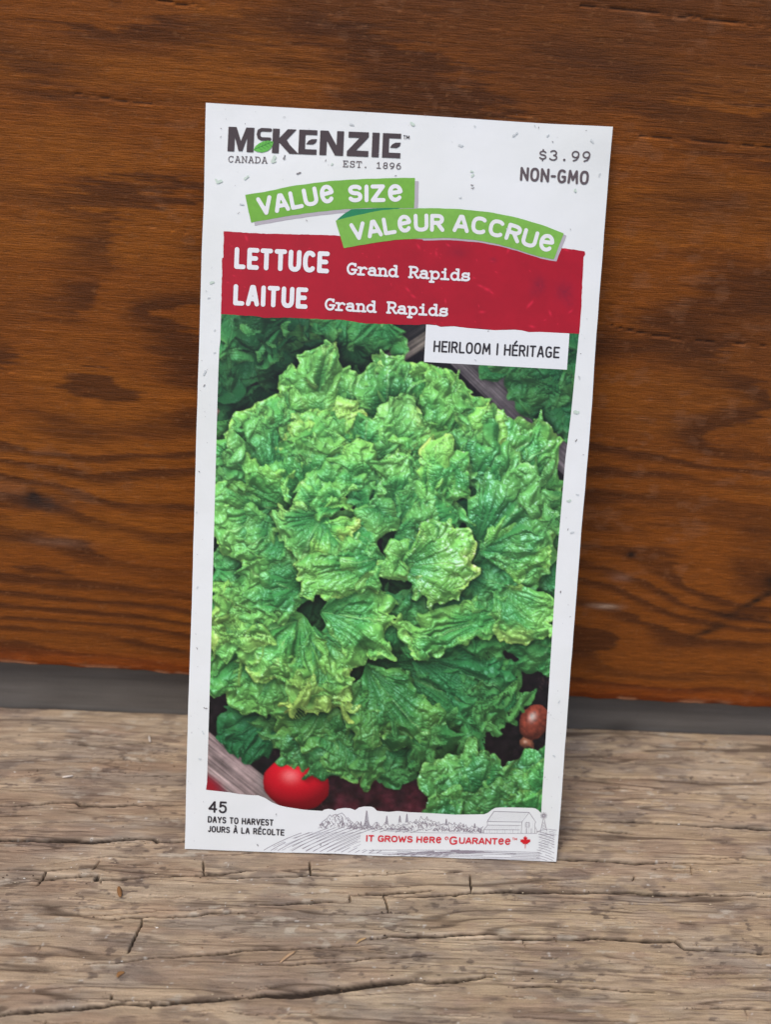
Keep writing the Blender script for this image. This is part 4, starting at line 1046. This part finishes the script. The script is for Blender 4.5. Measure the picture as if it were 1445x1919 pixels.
pale_f = [(385, 698, 5), (395, 560, 3), (405, 620, 3.4), (404, 662, 2.6), (1072, 996, 5), (1084, 706, 4), (967, 256, 5), (660, 237, 4.5), (1027, 258, 3), (1107, 268, 3.6), (866, 277, 5), (862, 374, 3), (890, 240, 2.6), (1110, 270, 3), (455, 385, 4), (380, 1370, 3.6), (374, 1420, 3), (370, 1100, 2.6), (1035, 1410, 4), (1046, 1310, 3), (890, 675, 4), (1080, 925, 3), (1003, 240, 2.6), (950, 430, 3), (535, 222, 2.6), (1123, 330, 3), (370, 960, 2.6)]
rs = random.Random(33)
for _ in range(90):
    x, y = rs.uniform(395, 1130), rs.uniform(205, 335); dark_f.append((x, y, rs.uniform(.5, 1.1)))
for _ in range(70):
    y = rs.uniform(440, 1590); t = (y-195)/1395; side = rs.random() < .5
    x = (389-44*t+rs.uniform(4, 24)) if side else (1147-107*t-rs.uniform(4, 30)); (dark_f if rs.random() < .6 else pale_f).append((x, y, rs.uniform(.6, 1.5)))
flecks('dark_flecks', dark_f, ink('fleck_ink', rgb(128, 122, 122), .4, .1), .55, 'tiny grey flecks printed on the white paper')
flecks('pale_flecks', pale_f, ink('pale_fleck_ink', rgb(204, 208, 208), .4, .1), .7, 'pale grey flecks printed on the white paper')
flecks('green_flecks', [(515, 299, 6), (518, 306, 4), (625, 311, 4), (413, 343, 5), (401, 532, 5), (408, 340, 4), (465, 336, 4), (884, 325, 3), (886, 333, 3), (1078, 360, 4), (1080, 772, 5), (1063, 936, 4), (773, 236, 5)], ink('green_fleck_ink', rgb(200, 214, 200), .4, .1), 1.0, 'pale green flecks printed on the white paper')

# ================================================================ small litter on the deck
def sliver(name, p0, p1, wid, th, col, label, cat, bend=.0, grp=None):
    a = np.array(on_deck(*p0)); b2 = np.array(on_deck(*p1)); d = b2-a; L = np.hypot(*d); d /= L; nn = np.array([-d[1], d[0]]); V = []; n_ = 9
    for i in range(n_+1):
        t = i/n_; r_ = wid*(.25+.75*math.sin(math.pi*min(max(t*.92+.04, 0), 1))**.6); c0 = a+d*L*t+nn*bend*L*math.sin(t*math.pi)
        for k_ in range(6):
            an = k_*math.pi/3; V.append((c0[0]+nn[0]*r_*math.cos(an), c0[1]+nn[1]*r_*math.cos(an), .0002+th+th*math.sin(an)*(.6+.4*r_/wid)))
    q_ = [(i*6+k_, i*6+(k_+1) % 6, i*6+6+(k_+1) % 6, i*6+6+k_) for i in range(n_) for k_ in range(6)]
    V += [(a[0], a[1], .0002+th), (b2[0], b2[1], .0002+th)]; m_ = len(V)
    t_ = [(m_-2, (k_+1) % 6, k_) for k_ in range(6)]+[(m_-1, n_*6+k_, n_*6+(k_+1) % 6) for k_ in range(6)]
    o = build(name, V, q_, t_, ink(name+'_stuff', rgb(*col), .7, .2)); tag(o, label, cat, None, grp); return o
sliver('straw_splinter', (525, 1806), (553, 1785), .0004, .0002, (184, 150, 116), 'tan straw splinter lying on the deck below the packet', 'splinter', .05, 'straw splinters on the deck')
sliver('straw_splinter', (668, 1770), (686, 1760), .00035, .00018, (196, 160, 116), 'short yellowish splinter poking from a deck crack below the packet centre', 'splinter', .1, 'straw splinters on the deck')
sliver('seed_husk', (222, 1664), (225, 1683), .0006, .00022, (140, 100, 62), 'brown seed husk on the deck left of the packet', 'husk', 0, 'seed husks on the deck')
sliver('seed_husk', (219, 1833), (232, 1824), .0006, .0002, (150, 108, 66), 'orange-brown seed husk near the bottom left of the deck', 'husk', .2, 'seed husks on the deck')
sliver('wood_shaving', (116, 1458), (136, 1455), .0004, .00015, (226, 214, 200), 'pale sliver lying flat on the deck at far left', 'shaving', 0, 'pale wood shavings on the deck')
sliver('wood_shaving', (279, 1381), (281, 1392), .00035, .00015, (214, 204, 192), 'pale upright-pointing sliver left of the packet near the grey board', 'shaving', 0, 'pale wood shavings on the deck')

# crumbs of soil and wood dust gathered along the checks and before the packet
rgx = np.random.RandomState(8); V = []; T = []; C = []
seeds = [p for pts, hw_, dp_ in cracks[:56] for p in pts]
for i in range(420):
    if i % 3: p = seeds[rgx.randint(len(seeds))]; x, y = p[0]+rgx.normal(0, .006), p[1]+rgx.normal(0, .0007)
    else: x, y = rgx.uniform(-.13, .13), rgx.uniform(-.115, .003)
    if abs(x) > .16 or (abs(x) < .052 and -.058 < y): continue
    r_ = rgx.uniform(.00006, .00022); a0 = rgx.uniform(0, 6.28); el = rgx.uniform(1, 2.6); o0 = len(V)
    for k_ in range(5):
        a_ = a0+k_*1.2566; rr_ = r_*rgx.uniform(.6, 1.1); V.append((x+rr_*el*math.cos(a_), y+rr_*math.sin(a_), .00008))
    V.append((x, y, .00010+r_*rgx.uniform(.8, 1.5)))
    T += [(o0+k_, o0+(k_+1) % 5, o0+5) for k_ in range(5)]
    cc = lin(np.array([(66, 50, 40), (196, 176, 148), (120, 92, 66), (224, 216, 204)][rgx.choice(4, p=[.38, .3, .2, .12])])/255.)
    C += [cc]*6
gm_ = ink('grit_stuff', None, .85, .1, attr=True)
gr = build('grit', V, [], T, gm_, None, np.array(C), smooth_=False)
tag(gr, 'fine crumbs of soil and wood dust scattered over the deck', 'grit', 'stuff')
